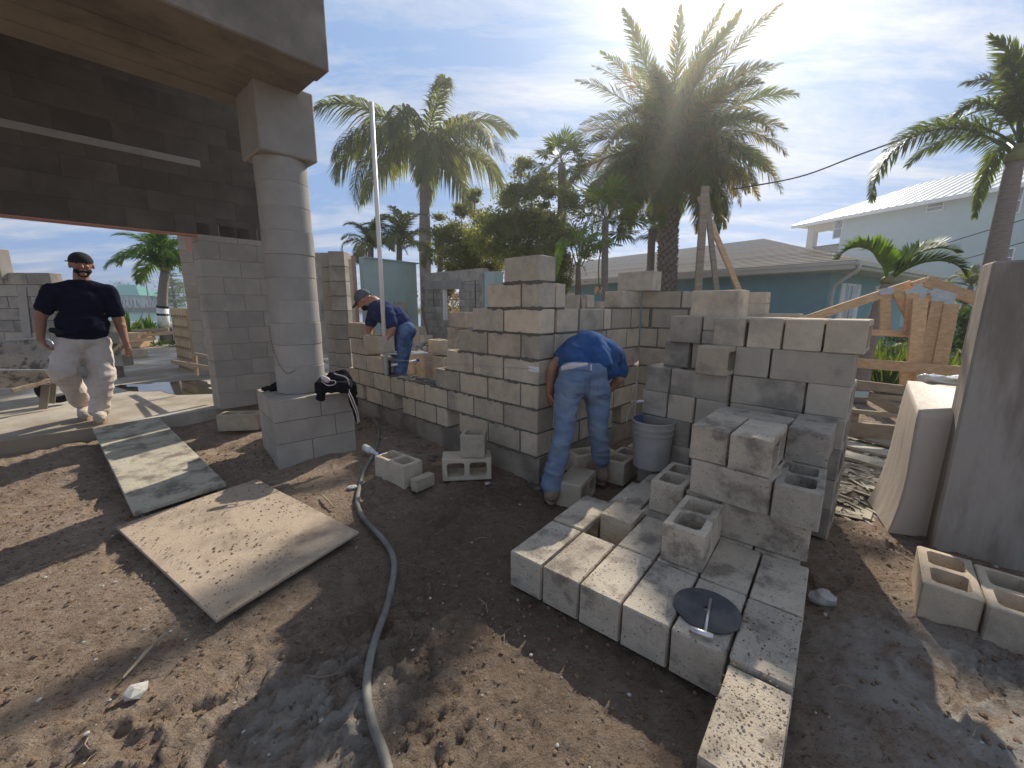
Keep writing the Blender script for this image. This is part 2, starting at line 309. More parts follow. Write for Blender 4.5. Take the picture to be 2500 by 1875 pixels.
# hollow concrete block, length on x, holes along z
_bc = {}
def block_mesh(L=.397, W=.194, H=.194, cells=2, var=0, mt='block'):
    key = (round(L, 3), round(W, 3), round(H, 3), cells, var, mt)
    if key in _bc: return _bc[key]
    rg = random.Random(hash((round(L, 3), cells, var)) & 0xffff); bm = bmesh.new()
    def loop(hx, hy, ch, z, cx=0, n=8):
        pts = [(-hx, -hy+ch), (-hx+ch, -hy), (hx-ch, -hy), (hx, -hy+ch), (hx, hy-ch), (hx-ch, hy), (-hx+ch, hy), (-hx, hy-ch)]
        return [bm.verts.new((cx+x, y, z)) for x, y in pts]
    e = .005; j = lambda: rg.uniform(-.0012, .0012)
    outer = [loop(L/2-e, W/2-e, .005, -H/2), loop(L/2, W/2, .006, -H/2+e), loop(L/2, W/2, .006, H/2-e), loop(L/2-e, W/2-e, .005, H/2)]
    for lp in outer:
        for v in lp: v.co.x += j(); v.co.y += j()
    for _ in range(rg.randrange(2, 6)): # knocked corners and arrises
        i = rg.randrange(8); t_ = rg.choice((0, 3)); k_ = rg.uniform(.003, .009)
        for lp in (outer[t_],): lp[i].co.x -= math.copysign(k_, lp[i].co.x); lp[i].co.y -= math.copysign(k_*.6, lp[i].co.y)
        outer[t_][i].co.z -= math.copysign(k_*.5, outer[t_][i].co.z)
    def bridge(a, b, flip=False):
        for i in range(len(a)):
            k = (i+1) % len(a); f = (a[i], a[k], b[k], b[i]); bm.faces.new(f[::-1] if flip else f)
    for a, b in zip(outer, outer[1:]): bridge(a, b)
    holes = []
    if cells:
        wb = .034; cw = (L-wb*(cells+1))/cells
        for k in range(cells):
            cx = -L/2+wb+cw/2+k*(cw+wb); t = loop(cw/2, W/2-.032, .016, H/2, cx); b = loop(cw/2-.004, W/2-.036, .016, -H/2, cx)
            bridge(b, t, True); holes.append((b, t))
    def fill(lp, hs):
        ed = []
        for l in [lp]+hs:
            for i in range(len(l)): ed.append(bm.edges.get((l[i], l[(i+1) % len(l)])) or bm.edges.new((l[i], l[(i+1) % len(l)])))
        if hs: bmesh.ops.triangle_fill(bm, use_beauty=True, use_dissolve=False, edges=ed)
        else: bm.faces.new(lp)
    fill(outer[3], [h[1] for h in holes]); fill(outer[0], [h[0] for h in holes])
    bmesh.ops.recalc_face_normals(bm, faces=bm.faces)
    me = bpy.data.meshes.new('concrete_block'); bm.to_mesh(me); bm.free(); me.materials.append(M[mt]); _bc[key] = me; return me
_brnd = random.Random(5)
def loose(c, ax, hz, label, group=None, L=.397, W=.194, H=.194, cells=2, mt='block_dusty', name='concrete_block', cat='block', jit=.6):
    """a loose block: a thing of its own. c = centre, ax = length axis, hz = hole axis"""
    ax = Vector(ax); hz = Vector(hz); q = Matrix.Rotation(R(_brnd.uniform(-jit, jit)), 3, 'Z')
    o = link(name, block_mesh(L, W, H, cells, _brnd.randrange(3), mt), None, None, axes(c, q @ ax, q @ hz), label, cat, group)
    return o
def wall_blocks(parent, o, yaw, t, rows, mt='block', inward=1, joint=.0125, gapjit=.002, mortar=True, hollow=True, name='block', recess=.003):
    """rows: (z0, z1, [(u0,u1),...]); wall face through o running at yaw, thickness t to the left of yaw * inward"""
    d = dirv(yaw); n = Vector((-d.y, d.x, 0))*inward; IM = inv(parent); mb = MB()
    for z0, z1, segs in rows:
        for u0, u1 in segs:
            L = u1-u0-joint; H = z1-z0-joint; c = Vector((o[0], o[1], 0))+d*((u0+u1)/2)+n*(t/2+_brnd.uniform(-gapjit, gapjit))
            c.z = z0+H/2+joint/2
            me = block_mesh(L, t, H, (2 if L > .3 else 1) if hollow else 0, _brnd.randrange(2), mt)
            link(name, me, None, parent, IM @ axes(c, d, UP))
        us = sorted(segs); runs = []
        for u0, u1 in us:
            if runs and abs(runs[-1][1]-u0) < .02: runs[-1][1] = u1
            else: runs.append([u0, u1])
        for u0, u1 in runs:
            a, b = u0+joint/2+.004, u1-joint/2-.004; mx = Matrix((d, n, UP)).transposed()
            # face shells of mortar leave the cells open
            for off in (recess+.010, t-recess-.010):
                mb.box(Vector((o[0], o[1], (z0+z1)/2-joint/2-.002))+d*((a+b)/2)+n*off, (b-a, .018, z1-z0+.002), mx)
            for off in (a+.008, b-.008): mb.box(Vector((o[0], o[1], (z0+z1)/2-.006))+d*off+n*(t/2), (.014, t-.06, z1-z0-.008), mx)
    if mortar:
        mo = link('mortar', mb.mesh('mortar'), 'mortar', parent, IM)
    return mo if mortar else None
# ------------------------------------------------------------------ noise for terrain
def vnoise(x, y, seed=0):
    xi = np.floor(x).astype(np.int64); yi = np.floor(y).astype(np.int64); fx = x-xi; fy = y-yi
    fx = fx*fx*(3-2*fx); fy = fy*fy*(3-2*fy)
    def h(a, b):
        q = (a*374761393+b*668265263+seed*1274126177) & 0xffffffff; q = ((q ^ (q >> 13))*1274126177) & 0xffffffff; return ((q ^ (q >> 16)) & 0xffff)/65535.0
    return (h(xi, yi)*(1-fx)+h(xi+1, yi)*fx)*(1-fy)+(h(xi, yi+1)*(1-fx)+h(xi+1, yi+1)*fx)*fy
def ground_h(x, y):
    x = np.asarray(x, float); y = np.asarray(y, float)
    xr = x*.8+y*.6; yr = -x*.6+y*.8
    h = (vnoise(xr*.9, yr*.9, 1)-.5)*.06+(vnoise(xr*2.7, yr*2.7, 2)-.5)*.045
    h += (vnoise(yr*6.5, xr*6.5, 3)-.5)*.036
    b = np.abs(vnoise(xr*11+vnoise(x*9, y*9, 21), yr*17+vnoise(x*9, y*9, 22), 4)-.5)*2; b2 = np.abs(vnoise(yr*31, xr*31, 5)-.5)*2; b3 = vnoise(xr*62, yr*62, 6)
    rough = np.clip(vnoise(x*.8+3, y*.8, 7)*1.6-.2, .25, 1)
    h += ((.35-b)*.050+(.3-b2)*.030+(b3-.5)*.018)*rough
    # flatter under the boards, the wall and the pile
    def flat(cx, cy, r): return np.clip((np.hypot(x-cx, y-cy)-r)/.5, 0, 1)
    k = np.minimum(np.minimum(flat(.9, 2.0, .9), flat(-1.9, 2.3, .9)), flat(-.9, 4.2, .5))
    k = np.maximum(k, .3)
    edge = np.clip(np.minimum(np.minimum(x+6.5, 6.0-x), np.minimum(y+.6, 7.4-y))/.6, 0, 1)
    h = h*k*edge
    rp = random.Random(77)
    for i in range(34):
        if i < 22: fx_, fy_ = rp.uniform(-3.3, -.2), rp.uniform(.75, 3.2)
        else: fx_, fy_ = rp.uniform(1.5, 2.6), rp.uniform(.6, 2.2)
        an = rp.choice((.9, 2.3, 1.6))+rp.uniform(-.4, .4); lx = (x-fx_)*math.cos(an)+(y-fy_)*math.sin(an); ly = -(x-fx_)*math.sin(an)+(y-fy_)*math.cos(an)
        near = np.abs(lx)+np.abs(ly) < .45
        if not near.any(): continue
        q2 = (lx/.145)**2+(ly/(.052+.012*np.tanh(lx*12)))**2; ins = np.clip(1.25-q2, 0, 1); rim = np.exp(-((q2-1.5)/.45)**2)
        h = h*(1-.55*ins)+(-.016+.0035*np.sign(np.sin(lx*2*math.pi/.034)))*np.minimum(ins*3, 1)+.006*rim
    # earth banked up against the right of the pile and the wall foot
    h += .05*np.exp(-((x-2.35)**2+(y-1.2)**2)/.5)+.03*np.exp(-((x-1.6)**2+(y-.9)**2)/.2)-.012
    return h
def gh(x, y): return float(ground_h(np.array([x]), np.array([y]))[0])
# ================================================================== SETTING
def near_ground():
    xs = np.arange(-6.5, 6.01, .017); ys = np.arange(-.6, 7.41, .017)
    # finer rows close to the camera, coarser beyond
    ys = np.concatenate([np.arange(.2, 3.2, .014), np.arange(3.2, 7.4, .03)]); xs = np.concatenate([np.arange(-6.5, -3.6, .03), np.arange(-3.6, 3.2, .014), np.arange(3.2, 6.0, .03)])
    X, Y = np.meshgrid(xs, ys); Z = ground_h(X, Y); nx, ny = len(xs), len(ys)
    co = np.stack([X, Y, Z], -1).reshape(-1, 3)
    i = np.arange(nx*ny).reshape(ny, nx); q = np.stack([i[:-1, :-1], i[:-1, 1:], i[1:, 1:], i[1:, :-1]], -1).reshape(-1, 4)
    me = bpy.data.meshes.new('dirt_ground'); me.vertices.add(len(co)); me.vertices.foreach_set('co', co.ravel())
    me.loops.add(q.size); me.loops.foreach_set('vertex_index', q.ravel()); me.polygons.add(len(q)); me.polygons.foreach_set('loop_start', np.arange(0, q.size, 4)); me.polygons.foreach_set('loop_total', np.full(len(q), 4))
    me.update(calc_edges=True); me.validate(); link('dirt_ground', me, 'dirt', kind='structure')
near_ground()
mb = MB(); mb.add([(-60, -30, -.075), (80, -30, -.075), (80, 90, -.075), (16, 90, -.075), (2, 34, -.075), (-15.5, 15.5, -.075), (-60, 0, -.075)], [(0, 1, 2, 3, 4, 5, 6)]); link('ground', mb.mesh('ground'), 'dirt', kind='structure')
A = dirv(48.3); B = Vector((-A.y, A.x, 0))      # house axes: along the front, and inwards
# slab of the house: outer edge runs along A at 6.16 m
def AB(a, b, z=0): return A*a+B*b+UP*z
mb = MB(); mb.prism([AB(-2.2, 6.14, -.3), AB(12, 6.14, -.3), AB(12, 20, -.3), AB(-2.2, 20, -.3)], (0, 0, .45))
link('concrete_slab', mb.mesh('concrete_slab', True), 'slab', kind='structure')
mb = MB(); rg = random.Random(3); pts = []
for k in range(26):
    t = 2*math.pi*k/26; rr = 1+.25*math.sin(3*t+1)+.12*math.sin(7*t); c = gz(425, 945, .154); pts.append(Vector((c.x, c.y, .154))+dirv(70)*(rr*.42*math.cos(t))+dirv(160)*(rr*1.0*math.sin(t))*.9)
mb.add(pts, [tuple(range(26))]); link('puddle', mb.mesh('puddle'), 'puddle', kind='structure')
# water and far shore, left
mb = MB(); mb.add([(-400, -10, -.7), (-20, 2, -.7), (30, 60, -.7), (60, 400, -.7), (-500, 400, -.7)], [(0, 1, 2, 3, 4)]); link('bay_water', mb.mesh('bay_water'), 'water', kind='structure')
mb = MB(); mb.prism([(-260, 118, -1), (60, 118, -1), (60, 420, -1), (-400, 420, -1)], (0, 0, 1.5)); link('far_shore', mb.mesh('far_shore', True), 'grass', kind='structure')

# ================================================================== HOUSE FRONT WITH THE DOORWAY
M['pier_block'] = mat('smooth_pier_block', (.42, .37, .305), .10, 4, .95, .4, 60, col2=(.28, .25, .21), c2amt=.5, c2scale=1.6, rand=.04, speck=(.1, .09, .08), speckamt=.4, speckscale=80, hue=(.97, .98, 1), spec=.15)
t_house = .20; b0 = 6.02+.02
c0 = gz(539, 1001, .15); aP = c0.dot(A); bP = c0.dot(B)
hw = root('unfinished_house_wall', 'bare concrete house front with wide open doorway behind the man in the black cap', 'house wall', AB(aP, bP, .15))
I = inv(hw)
def hb(name, a0, a1, b_0, b_1, z0, z1, m, bev=.004, label=None):
    q = MB(); mx = Matrix((A, B, UP)).transposed(); q.box(AB((a0+a1)/2, (b_0+b_1)/2, (z0+z1)/2), (a1-a0, b_1-b_0, z1-z0), mx)
    return link(name, q.bevel(name, bev) if bev else q.mesh(name), m, hw, I, label)
# pier: 8 in courses, visible joints
zc = .15; k = 0; pw = .70
while zc < 4.3:
    z1 = zc+.2032
    pe = .92 if zc < 2.1 else pw
    segs = [(0, .40), (.40, pe)] if k % 2 == 0 else [(0, .20), (.20, .60), (.60, pe)]
    if zc < 2.25:
        for a, b in segs: hb('block', aP+a+.002, aP+b-.002, bP, bP+.34, zc+.002, z1-.002, 'pier_block')
    zc = z1; k += 1
hb('mortar', aP+.01, aP+pw-.01, bP+.006, bP+.33, .15, 2.25, 'stucco', 0); hb('mortar', aP+.5, aP+.91, bP+.006, bP+.33, .15, 2.1, 'stucco', 0); hb('upper_fill', aP+pw, aP+1.25, bP, bP+.2, 2.85, 4.3, 'pier_block')
# second pier further inside, its front face carrying torn plaster and old red paint
bpr = root('inner_pier', 'inner wall pier with peeling red paint and torn white plaster, just inside the doorway', 'pier', gz(500, 917, .15)); IBP = inv(bpr)
sw0 = gz(481, 917, .15); swy = 15.0; dsw = dirv(swy); nsw = Vector((-dsw.y, dsw.x, 0)); MSW = Matrix((dsw, nsw, UP)).transposed()
zc = .15; k = 0
while zc < 3.6:
    for a0_, a1_ in (((.0, .4), (.4, .8)) if k % 2 else ((.0, .2), (.2, .6), (.6, .8))):
        q = MB(); q.box(sw0+dsw*((a0_+a1_)/2)+nsw*.1+UP*(zc-.15+.1016), (a1_-a0_-.003, .2, .201), MSW); link('block', q.bevel('block', .003), 'pier_block', bpr, IBP)
    zc += .2032; k += 1
def sp(px, py, off=.004): return gp(px, py, sw0.x, sw0.y, swy)-nsw*off
def patchp(P, m, name, off=.004):
    q = MB(); q.prism([sp(x, y, off) for x, y in P], nsw*(off+.004)); link(name, q.mesh(name, True), m, bpr, IBP)
rg = random.Random(11)
def edge(P, amp=2.2, n=5):
    out = []
    for i, (a, b) in enumerate(zip(P, P[1:]+P[:1])):
        for j in range(n): t = j/n; out.append((a[0]+(b[0]-a[0])*t+rg.uniform(-amp, amp)*.7, a[1]+(b[1]-a[1])*t+rg.uniform(-amp, amp)))
    return out
patchp([(453, 572), (505, 576), (506, 626), (456, 614)], 'panelpink', 'paint_patch', .002)
patchp(edge([(503, 672), (509, 676), (517, 722), (519, 752), (500, 762), (497, 766), (503, 708)]), 'pink', 'paint_patch', .004)
patchp(edge([(500, 740), (519, 730), (521, 800), (512, 803), (495, 764)]), 'pink', 'paint_patch', .005)
patchp(edge([(492, 630), (500, 626), (508, 668), (500, 676), (494, 668)], 1.5), 'plaster', 'plaster_patch', .006)
patchp(edge([(499, 700), (509, 712), (512, 726), (505, 738), (492, 760), (489, 735)], 1.5), 'plaster', 'plaster_patch', .007)
patchp(edge([(497, 796), (506, 796), (523, 812), (526, 868), (514, 862), (502, 850), (498, 822)], 1.5), 'plaster', 'plaster_patch', .008)
patchp(edge([(494, 764), (506, 790), (510, 800), (498, 798)], 1.0), 'plaster', 'plaster_patch', .009)
# lintel and the wall above it, with block joints, ledger strip and dark slots
zc = 2.25; k = 0
while zc < 4.3:
    z1 = min(zc+.2032, 4.32); a = -3.4+(k % 2)*.2
    if not (2.90 < zc < 3.05):
        while a < aP+pw-.05:
            a1 = min(a+.4064, aP+pw)
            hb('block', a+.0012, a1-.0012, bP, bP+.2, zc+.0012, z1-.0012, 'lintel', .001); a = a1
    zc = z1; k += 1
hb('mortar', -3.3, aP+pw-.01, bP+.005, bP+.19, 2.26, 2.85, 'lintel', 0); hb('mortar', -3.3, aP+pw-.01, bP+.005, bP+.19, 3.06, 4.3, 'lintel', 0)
hb('ledger_strip', -3.4, aP+.12, bP-.01, bP+.2, 2.99, 3.062, 'stucco')
a = -3.3
for wdt in (.9, .9, .62, .9, .9, .5):
    pass
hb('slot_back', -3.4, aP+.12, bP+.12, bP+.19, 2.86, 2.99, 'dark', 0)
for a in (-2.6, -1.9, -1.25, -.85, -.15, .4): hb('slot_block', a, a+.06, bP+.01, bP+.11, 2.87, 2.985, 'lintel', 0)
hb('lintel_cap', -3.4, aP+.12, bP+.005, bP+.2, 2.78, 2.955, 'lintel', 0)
hb('soffit_edge', -3.4, aP, bP+.0, bP+.2, 2.237, 2.2475, 'panelpink', 0)
# porch beam over the column
aC = Vector((-2.12, 3.98, 0)).dot(A); bC = Vector((-2.12, 3.98, 0)).dot(B)
bmr = root('porch_beam', 'wide raw concrete porch beam overhead, resting on the round column', 'beam', AB(aC, bC, 3.2)); IB = inv(bmr)
def bbx(name, a0, a1, b_0, b_1, z0, z1, m, bev=.01):
    q = MB(); q.box(AB((a0+a1)/2, (b_0+b_1)/2, (z0+z1)/2), (a1-a0, b_1-b_0, z1-z0), Matrix((A, B, UP)).transposed()); return link(name, q.bevel(name, bev) if bev else q.mesh(name), m, bmr, IB)
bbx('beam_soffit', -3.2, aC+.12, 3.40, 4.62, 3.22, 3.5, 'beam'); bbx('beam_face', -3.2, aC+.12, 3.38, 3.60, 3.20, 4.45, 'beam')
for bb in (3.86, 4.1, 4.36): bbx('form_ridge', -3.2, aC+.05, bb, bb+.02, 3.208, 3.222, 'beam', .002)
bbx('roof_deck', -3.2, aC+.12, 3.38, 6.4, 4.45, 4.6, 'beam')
def scrap(text, a, b, sz):
    cu = bpy.data.curves.new('chalk_mark', 'FONT'); cu.body = text; cu.size = sz; cu.extrude = .0008
    o = bpy.data.objects.new('chalk_mark', cu); COL.objects.link(o); dg = bpy.context.evaluated_depsgraph_get(); me = bpy.data.meshes.new_from_object(o.evaluated_get(dg)); bpy.data.objects.remove(o)
    me.materials.clear(); mm = Matrix((A, -B, -UP)).transposed().to_4x4(); mm.translation = AB(a, b, 3.217); link('chalk_mark', me, 'chip', bmr, IB @ mm)
# pale chalk scrawl on the underside of the beam
scrap('DOUAS', -.55, 3.80, .10); scrap('AL  BAL', -.62, 3.99, .09)
# ------------------------------------------------------------------ round column on its block pedestal
PC = Vector((-2.09, 3.96, 0)); col_r = .214
cr_ = root('round_column', 'round stacked concrete column standing on the block pedestal', 'column', (PC.x, PC.y, .62))
z = .0; k = 0
while z < 2.02:
    h = .2032 if k else .26; q = MB(); rr = col_r+random.Random(k).uniform(-.003, .003); q.lathe([(rr-.006, 0), (rr, .005), (rr, h-.004), (rr-.006, h-.001)], (0, 0, z), 48, True)
    link('column_drum', q.mesh('column_drum'), 'stucco', cr_, Matrix.Translation((random.Random(k+9).uniform(-.003, .003), 0, 0)), smooth=False); z += h; k += 1
q = MB(); q.lathe([(col_r-.004, 0), (col_r-.004, z)], (0, 0, 0), 48, True); link('mortar', q.mesh('mortar'), 'stucco', cr_)
q = MB(); q.box((0, 0, z+.28), (.47, .47, .56), Matrix.Rotation(R(48.3), 3, 'Z')); link('capital', q.bevel('capital', .012), 'stucco', cr_)
q = MB()
for k in range(5): # hanging chain line: small links on the column face
    pass
ch = []
for i in range(26):
    t = i/25; ang = R(-150+75*t); zz_ = .62-.44*math.sin(math.pi*min(1, t*1.05)/2)+(.05*max(0, t-.75)/.25); ch.append((math.cos(ang)*(col_r+.012), math.sin(ang)*(col_r+.012), zz_))
for i, p in enumerate(ch):
    a = Vector(p); b = Vector(ch[min(i+1, 25)]) if i < 25 else a+(a-Vector(ch[24])); q.tube([a, a+(b-a)*.7], .0032, 5)
link('chain', q.mesh('chain'), 'rust', None, Matrix.Translation((PC.x, PC.y, .62)), 'thin dark chain sagging across the face of the round column', 'chain')
# pedestal: corners measured from the photo
p0 = Vector((-2.10, 3.50, 0)); p1 = Vector((-2.55, 4.01, 0)); yawR = 22.0; yawL = math.degrees(math.atan2(p1.y-p0.y, p1.x-p0.x))
p0 = Vector((-2.10, 3.45, 0)); yR = 41.0; dR = dirv(yR); dL = dirv(yR+90)
ped = root('block_pedestal', 'square block pedestal under the round column, three courses high', 'pedestal', (p0.x, p0.y, 0))
IP = inv(ped)
def pb(u0, u1, v0, v1, z0, z1):
    q = MB(); q.box(p0+dR*((u0+u1)/2)+dL*((v0+v1)/2)+UP*((z0+z1)/2), (u1-u0-.003, v1-v0-.003, z1-z0-.003), Matrix((dR, dL, UP)).transposed()); link('block', q.bevel('block', .004), 'pier_block' , ped, IP)
S = .70
pb(0, .40, 0, .2, .42, .62); pb(.40, S, 0, .2, .42, .62); pb(0, .2, .2, .6, .42, .62); pb(0, .2, .6, S, .42, .62); pb(.2, S, .2, S, .42, .62)
pb(0, .52, 0, .2, .215, .42); pb(.52, S, 0, .2, .215, .42); pb(0, .2, .2, S, .215, .42); pb(.2, S, .2, S, .215, .42)
pb(0, .30, 0, .2, -.02, .215); pb(.30, S, 0, .2, -.02, .215); pb(0, .2, .2, .55, -.02, .215); pb(0, .2, .55, S, -.02, .215); pb(.2, S, .2, S, -.02, .215)
q = MB(); q.box(p0+dR*(S/2)+dL*(S/2)+UP*.3, (S-.008, S-.008, .62), Matrix((dR, dL, UP)).transposed()); link('mortar', q.mesh('mortar'), 'mortar', ped, IP)

# ================================================================== THE NEW L-SHAPED BLOCK WALL
CX, CY = .214, 3.185; U = .2032; J = lambda k: 1.6337-U*k
dl = dirv(136.4); dr = dirv(46.4)
lw = root('new_block_wall', 'stepped new block wall with fresh grey mortar, its corner nearest the camera', 'block wall', (CX, CY, 0))
rows = [(J(0), J(-1), [(0, .4)]), (J(1), J(0), [(0, .2), (.2, .6)]), (J(2), J(1), [(0, .4), (.4, .8)]), (J(3), J(2), [(0, .2), (.2, .6), (.6, 1.0)]),
        (J(4), J(3), [(0, .4), (.4, .8), (.8, 1.2)]), (J(5), J(4), [(0, .2), (.2, .6), (.6, 1.0), (1.0, 1.4)]),
        (J(6), J(5), [(0, .4), (.4, .8), (.8, 1.2), (1.2, 1.6), (1.6, 2.0), (2.0, 2.31), (2.31, 2.72), (2.72, 3.12), (3.12, 3.4)]),
        (J(7), J(6), [(0, .2), (.2, .6), (.6, 1.02), (1.21, 1.4), (1.4, 1.8), (1.8, 2.06), (2.24, 2.53), (2.53, 2.94), (3.03, 3.4)])]
wall_blocks(lw, (CX, CY), 136.4, .194, rows, inward=-1)
rows = [(J(3), J(2), [(2.95, 3.35)]), (J(4), J(3), [(2.83, 3.30)]), (J(5), J(4), [(2.45, 2.885), (2.885, 3.28)])]
wall_blocks(lw, (CX, CY), 136.4, .194, rows, inward=-1)
# right return (the corner squares belong to the left leg)
e = .2
rows = [(J(1), J(0), [(.2, .33)]), (J(2), J(1), [(.225, .53), (.54, .94), (.94, 1.08), (1.08, 1.48), (1.48, 1.68)]),
        (J(3), J(2), [(.2, .6), (.6, 1.0), (1.0, 1.4), (1.4, 1.68)]), (J(4), J(3), [(.2, .4), (.4, .8), (.8, 1.2), (1.2, 1.6)]), (J(5), J(4), [(.2, .6), (.6, 1.0), (1.0, 1.4), (1.4, 1.68)]),
        (J(6), J(5), [(.2, .4), (.4, .8), (.8, 1.2), (1.2, 1.6)]), (J(7), J(6), [(.2, .6), (.6, 1.0), (1.0, 1.2), (1.38, 1.68)])]
wall_blocks(lw, (CX, CY), 46.4, .194, rows, inward=1)
wall_blocks(lw, (CX, CY), 46.4, .194, [(J(1), J(0)-.03, [(1.25, 1.68)])], inward=1)
c3 = Vector((CX, CY, 0))+dr*1.68
rows = [(J(1), J(0)-.03, [(0, .42), (.42, .62)]), (J(2), J(1), [(0, .1), (.12, .5), (.5, .9)])]+[(J(k+1), J(k), [(0, .4), (.4, .8)] if k % 2 else [(0, .2), (.2, .6), (.6, .8)]) for k in range(2, 7)]
wall_blocks(lw, (c3.x, c3.y), -43.6, .194, rows, inward=1)
# lowest course half buried: damp footing blocks
q = MB()
ft = MB(); mxl = Matrix((dl, Vector((-dl.y, dl.x, 0)), UP)).transposed(); mxr = Matrix((dr, Vector((-dr.y, dr.x, 0)), UP)).transposed()
ft.box(Vector((CX, CY, .06))+dl*1.72+dr*.104, (3.46, .19, .296), mxl); ft.box(Vector((CX, CY, .06))+dr*.95+dl*.104, (1.5, .19, .294), mxr)
link('footing', ft.mesh('footing'), 'footing', lw, inv(lw))
# mortar bed spread on the lowest part of the wall, ragged
rg = random.Random(4); q = MB()
for i in range(150):
    u = rg.uniform(1.42, 2.5); v = rg.choice((rg.uniform(.005, .05), rg.uniform(.15, .2), rg.uniform(0, .2))); p = Vector((CX, CY, J(5)+rg.uniform(-.005, .012)))+dl*u+dr*v
    q.blob(p, rg.uniform(.012, .03), rg, 1, (1.2, 1.2, .6))
for i in range(420): # squeezed mortar crumbs along the joints near the foot and at random joints
    k = rg.randrange(0, 8); umax = [.4, .6, .8, 1.0, 1.2, 1.4, 3.2, 3.2, 3.2][k]; p = Vector((CX, CY, J(k)+rg.uniform(-.010, .006)))+dl*rg.uniform(0, umax)-dr*rg.uniform(-.003, .003)
    q.blob(p, rg.uniform(.004, .011), rg, 0, (1.2, .6, .7))
for i in range(170): # smears squeezed out of the joints
    k = rg.randrange(0, 8); umax = [.4, .6, .8, 1.0, 1.2, 1.4, 3.2, 3.2][k]; p = Vector((CX, CY, J(k)+rg.uniform(-.012, .008)))+dl*rg.uniform(0, umax)-dr*.0005; r_ = rg.uniform(.010, .030)
    bm = bmesh.new(); bmesh.ops.create_icosphere(bm, subdivisions=1, radius=1); vs = [p+dl*(v.co.x*r_*1.7*rg.uniform(.8, 1.2))+dr*(v.co.y*.0045)+UP*(v.co.z*r_*.5*rg.uniform(.7, 1.2)) for v in bm.verts]; fs = [tuple(v.index for v in f.verts) for f in bm.faces]; bm.free(); q.add(vs, fs)
mo = link('wet_mortar', q.mesh('wet_mortar'), 'mortar', lw, inv(lw)); mo['kind'] = 'stuff'
# steel clamp/line block on the corner
q = MB(); q.box(Vector((CX, CY, .95))+dl*.05-dr*.006, (.11, .01, .045), mxl); ln = link('line_block', q.bevel('line_block', .003), 'white', None, None, 'small white line block clamped at the wall corner', 'line block')
q = MB(); a = Vector((CX, CY, .822))+dl*2.31-dr*.012; b = Vector((CX, CY, .955))+dl*.06-dr*.012; q.tube([a, (a+b)/2-UP*.004, b], .0022, 5)
q.tube([b, b+UP*-.02-dl*.07, b-dl*.075-UP*.30], .0016, 5)
link('mason_line', q.mesh('mason_line'), 'cord', None, None, 'thin pale mason line stretched from the white pole to the wall corner', 'string')

# ================================================================== LOOSE BLOCKS: low pile in front
PY = -38.76; I1 = dirv(PY); J1 = dirv(PY+90); PO = Vector((-.0136, 1.886, 0)); G = 'concrete blocks stacked in the pile at front right'
h = .194; Z1 = .2126-h/2; P_ = U
def pile(i, j, z, lab, L=.397, **k): # end facing the camera: i column, j row; length runs back
    return loose(PO+I1*(P_*(i+.5))+J1*(P_*2*j+P_)+UP*z, J1, I1, lab, G, L=L, **k)
tx = ['leftmost', 'second from left', 'third from left', 'fourth from left', 'fifth from left']
note = ['with a shaded dusty top', 'its top sprinkled with crumbs', 'top brightly sunlit', 'half sunlit', 'carrying the black disc']
for i in range(5): pile(i, 0, Z1, '%s block in the low pile front row, %s' % (tx[i], note[i]))
pile(5, 0, Z1-.004, 'flat-lying block at the right end of the front row, beside the black disc')
pile(5, -1, Z1-.02, 'sunlit block lying nearest the camera, jutting out in front of the low pile')
pile(0, 1, Z1+.005, 'rough-edged block at the far left of the low pile, behind the front left corner block')
pile(2, 1, Z1, 'block lying in the second row, just left of the upright hollow block')
pile(3, 1, Z1, 'block lying in the second row, directly under the upright hollow block')
pile(4, 1, Z1, 'crumb-covered block lying right behind the black disc'); pile(5, 1, Z1, 'block lying at the right edge of the pile, behind the flat right end block')
pile(1, 1, Z1-.13, 'sunken block at the bottom of the square hole in the low pile', L=.39)
loose(PO+I1*(P_*1.52)+J1*(P_*3.45)+UP*(Z1+.03), J1, I1, 'broken half block tilted over the square hole in the pile', G, L=.2, cells=1)
for i, j, l in ((.75, 2, 'shaded block in the third row, its open side to the standing worker'), (1.78, 2, 'shaded block with white chips, in front of the grey bucket')):
    pile(i, j, Z1, l)
pile(.9, 3.0, Z1-.02, 'block under the grey bucket'); pile(2.8, 3, Z1, 'hidden block behind the bucket, below the second layer')
for i in (2.8, 3.8): pile(i, 2.0, Z1, ['base block under the open two-hole block', 'base block under the long second-layer block'][int(i > 3)])
pile(4.8, 2, Z1, 'base block at the right rear under the stacked layers')
# hollow blocks, holes up, left of the bucket
for k, (px, py) in enumerate(((1520, 1120), (1575, 1090))):
    c = gz(px, py, .16); loose(Vector((c.x, c.y, .10)), J1, UP, ['hollow block with open cells up, between the worker and the bucket', 'second hollow block, cells up, tight against the left of the bucket'][k], G, mt='block')
# layer 2
s2 = Vector((.848, 2.325, 0)); i2 = dirv(-40.7); j2 = dirv(51.3); z2 = .2126+h/2+.002
loose(s2+i2*.1+j2*.2+UP*z2, j2, UP, 'open two-hole block in the second layer, just right of the bucket', G)
s3 = Vector((1.005, 2.19, 0)); loose(s3+dirv(-43)*.1+dirv(47)*.2+UP*z2, dirv(47), dirv(-43), 'plain block end in the second layer, half hidden behind the upright hollow block', G)
s4 = Vector((1.134, 2.035, 0)); i4 = dirv(-38.0); j4 = dirv(52); loose(s4+i4*.2+j4*.1+UP*z2, i4, UP, 'long second-layer block facing the camera, right of the upright hollow block', G)
loose(s4+i4*.2+j4*.32+UP*z2, i4, UP, 'hidden second-layer block behind the long one', G)
loose(s4+i4*-.02+j4*.52+UP*z2, i4, UP, 'rear second-layer block under the two dusty end-on blocks', G)
s5 = Vector((.739, 1.827, 0)); i5 = dirv(PY); j5 = dirv(51.3)
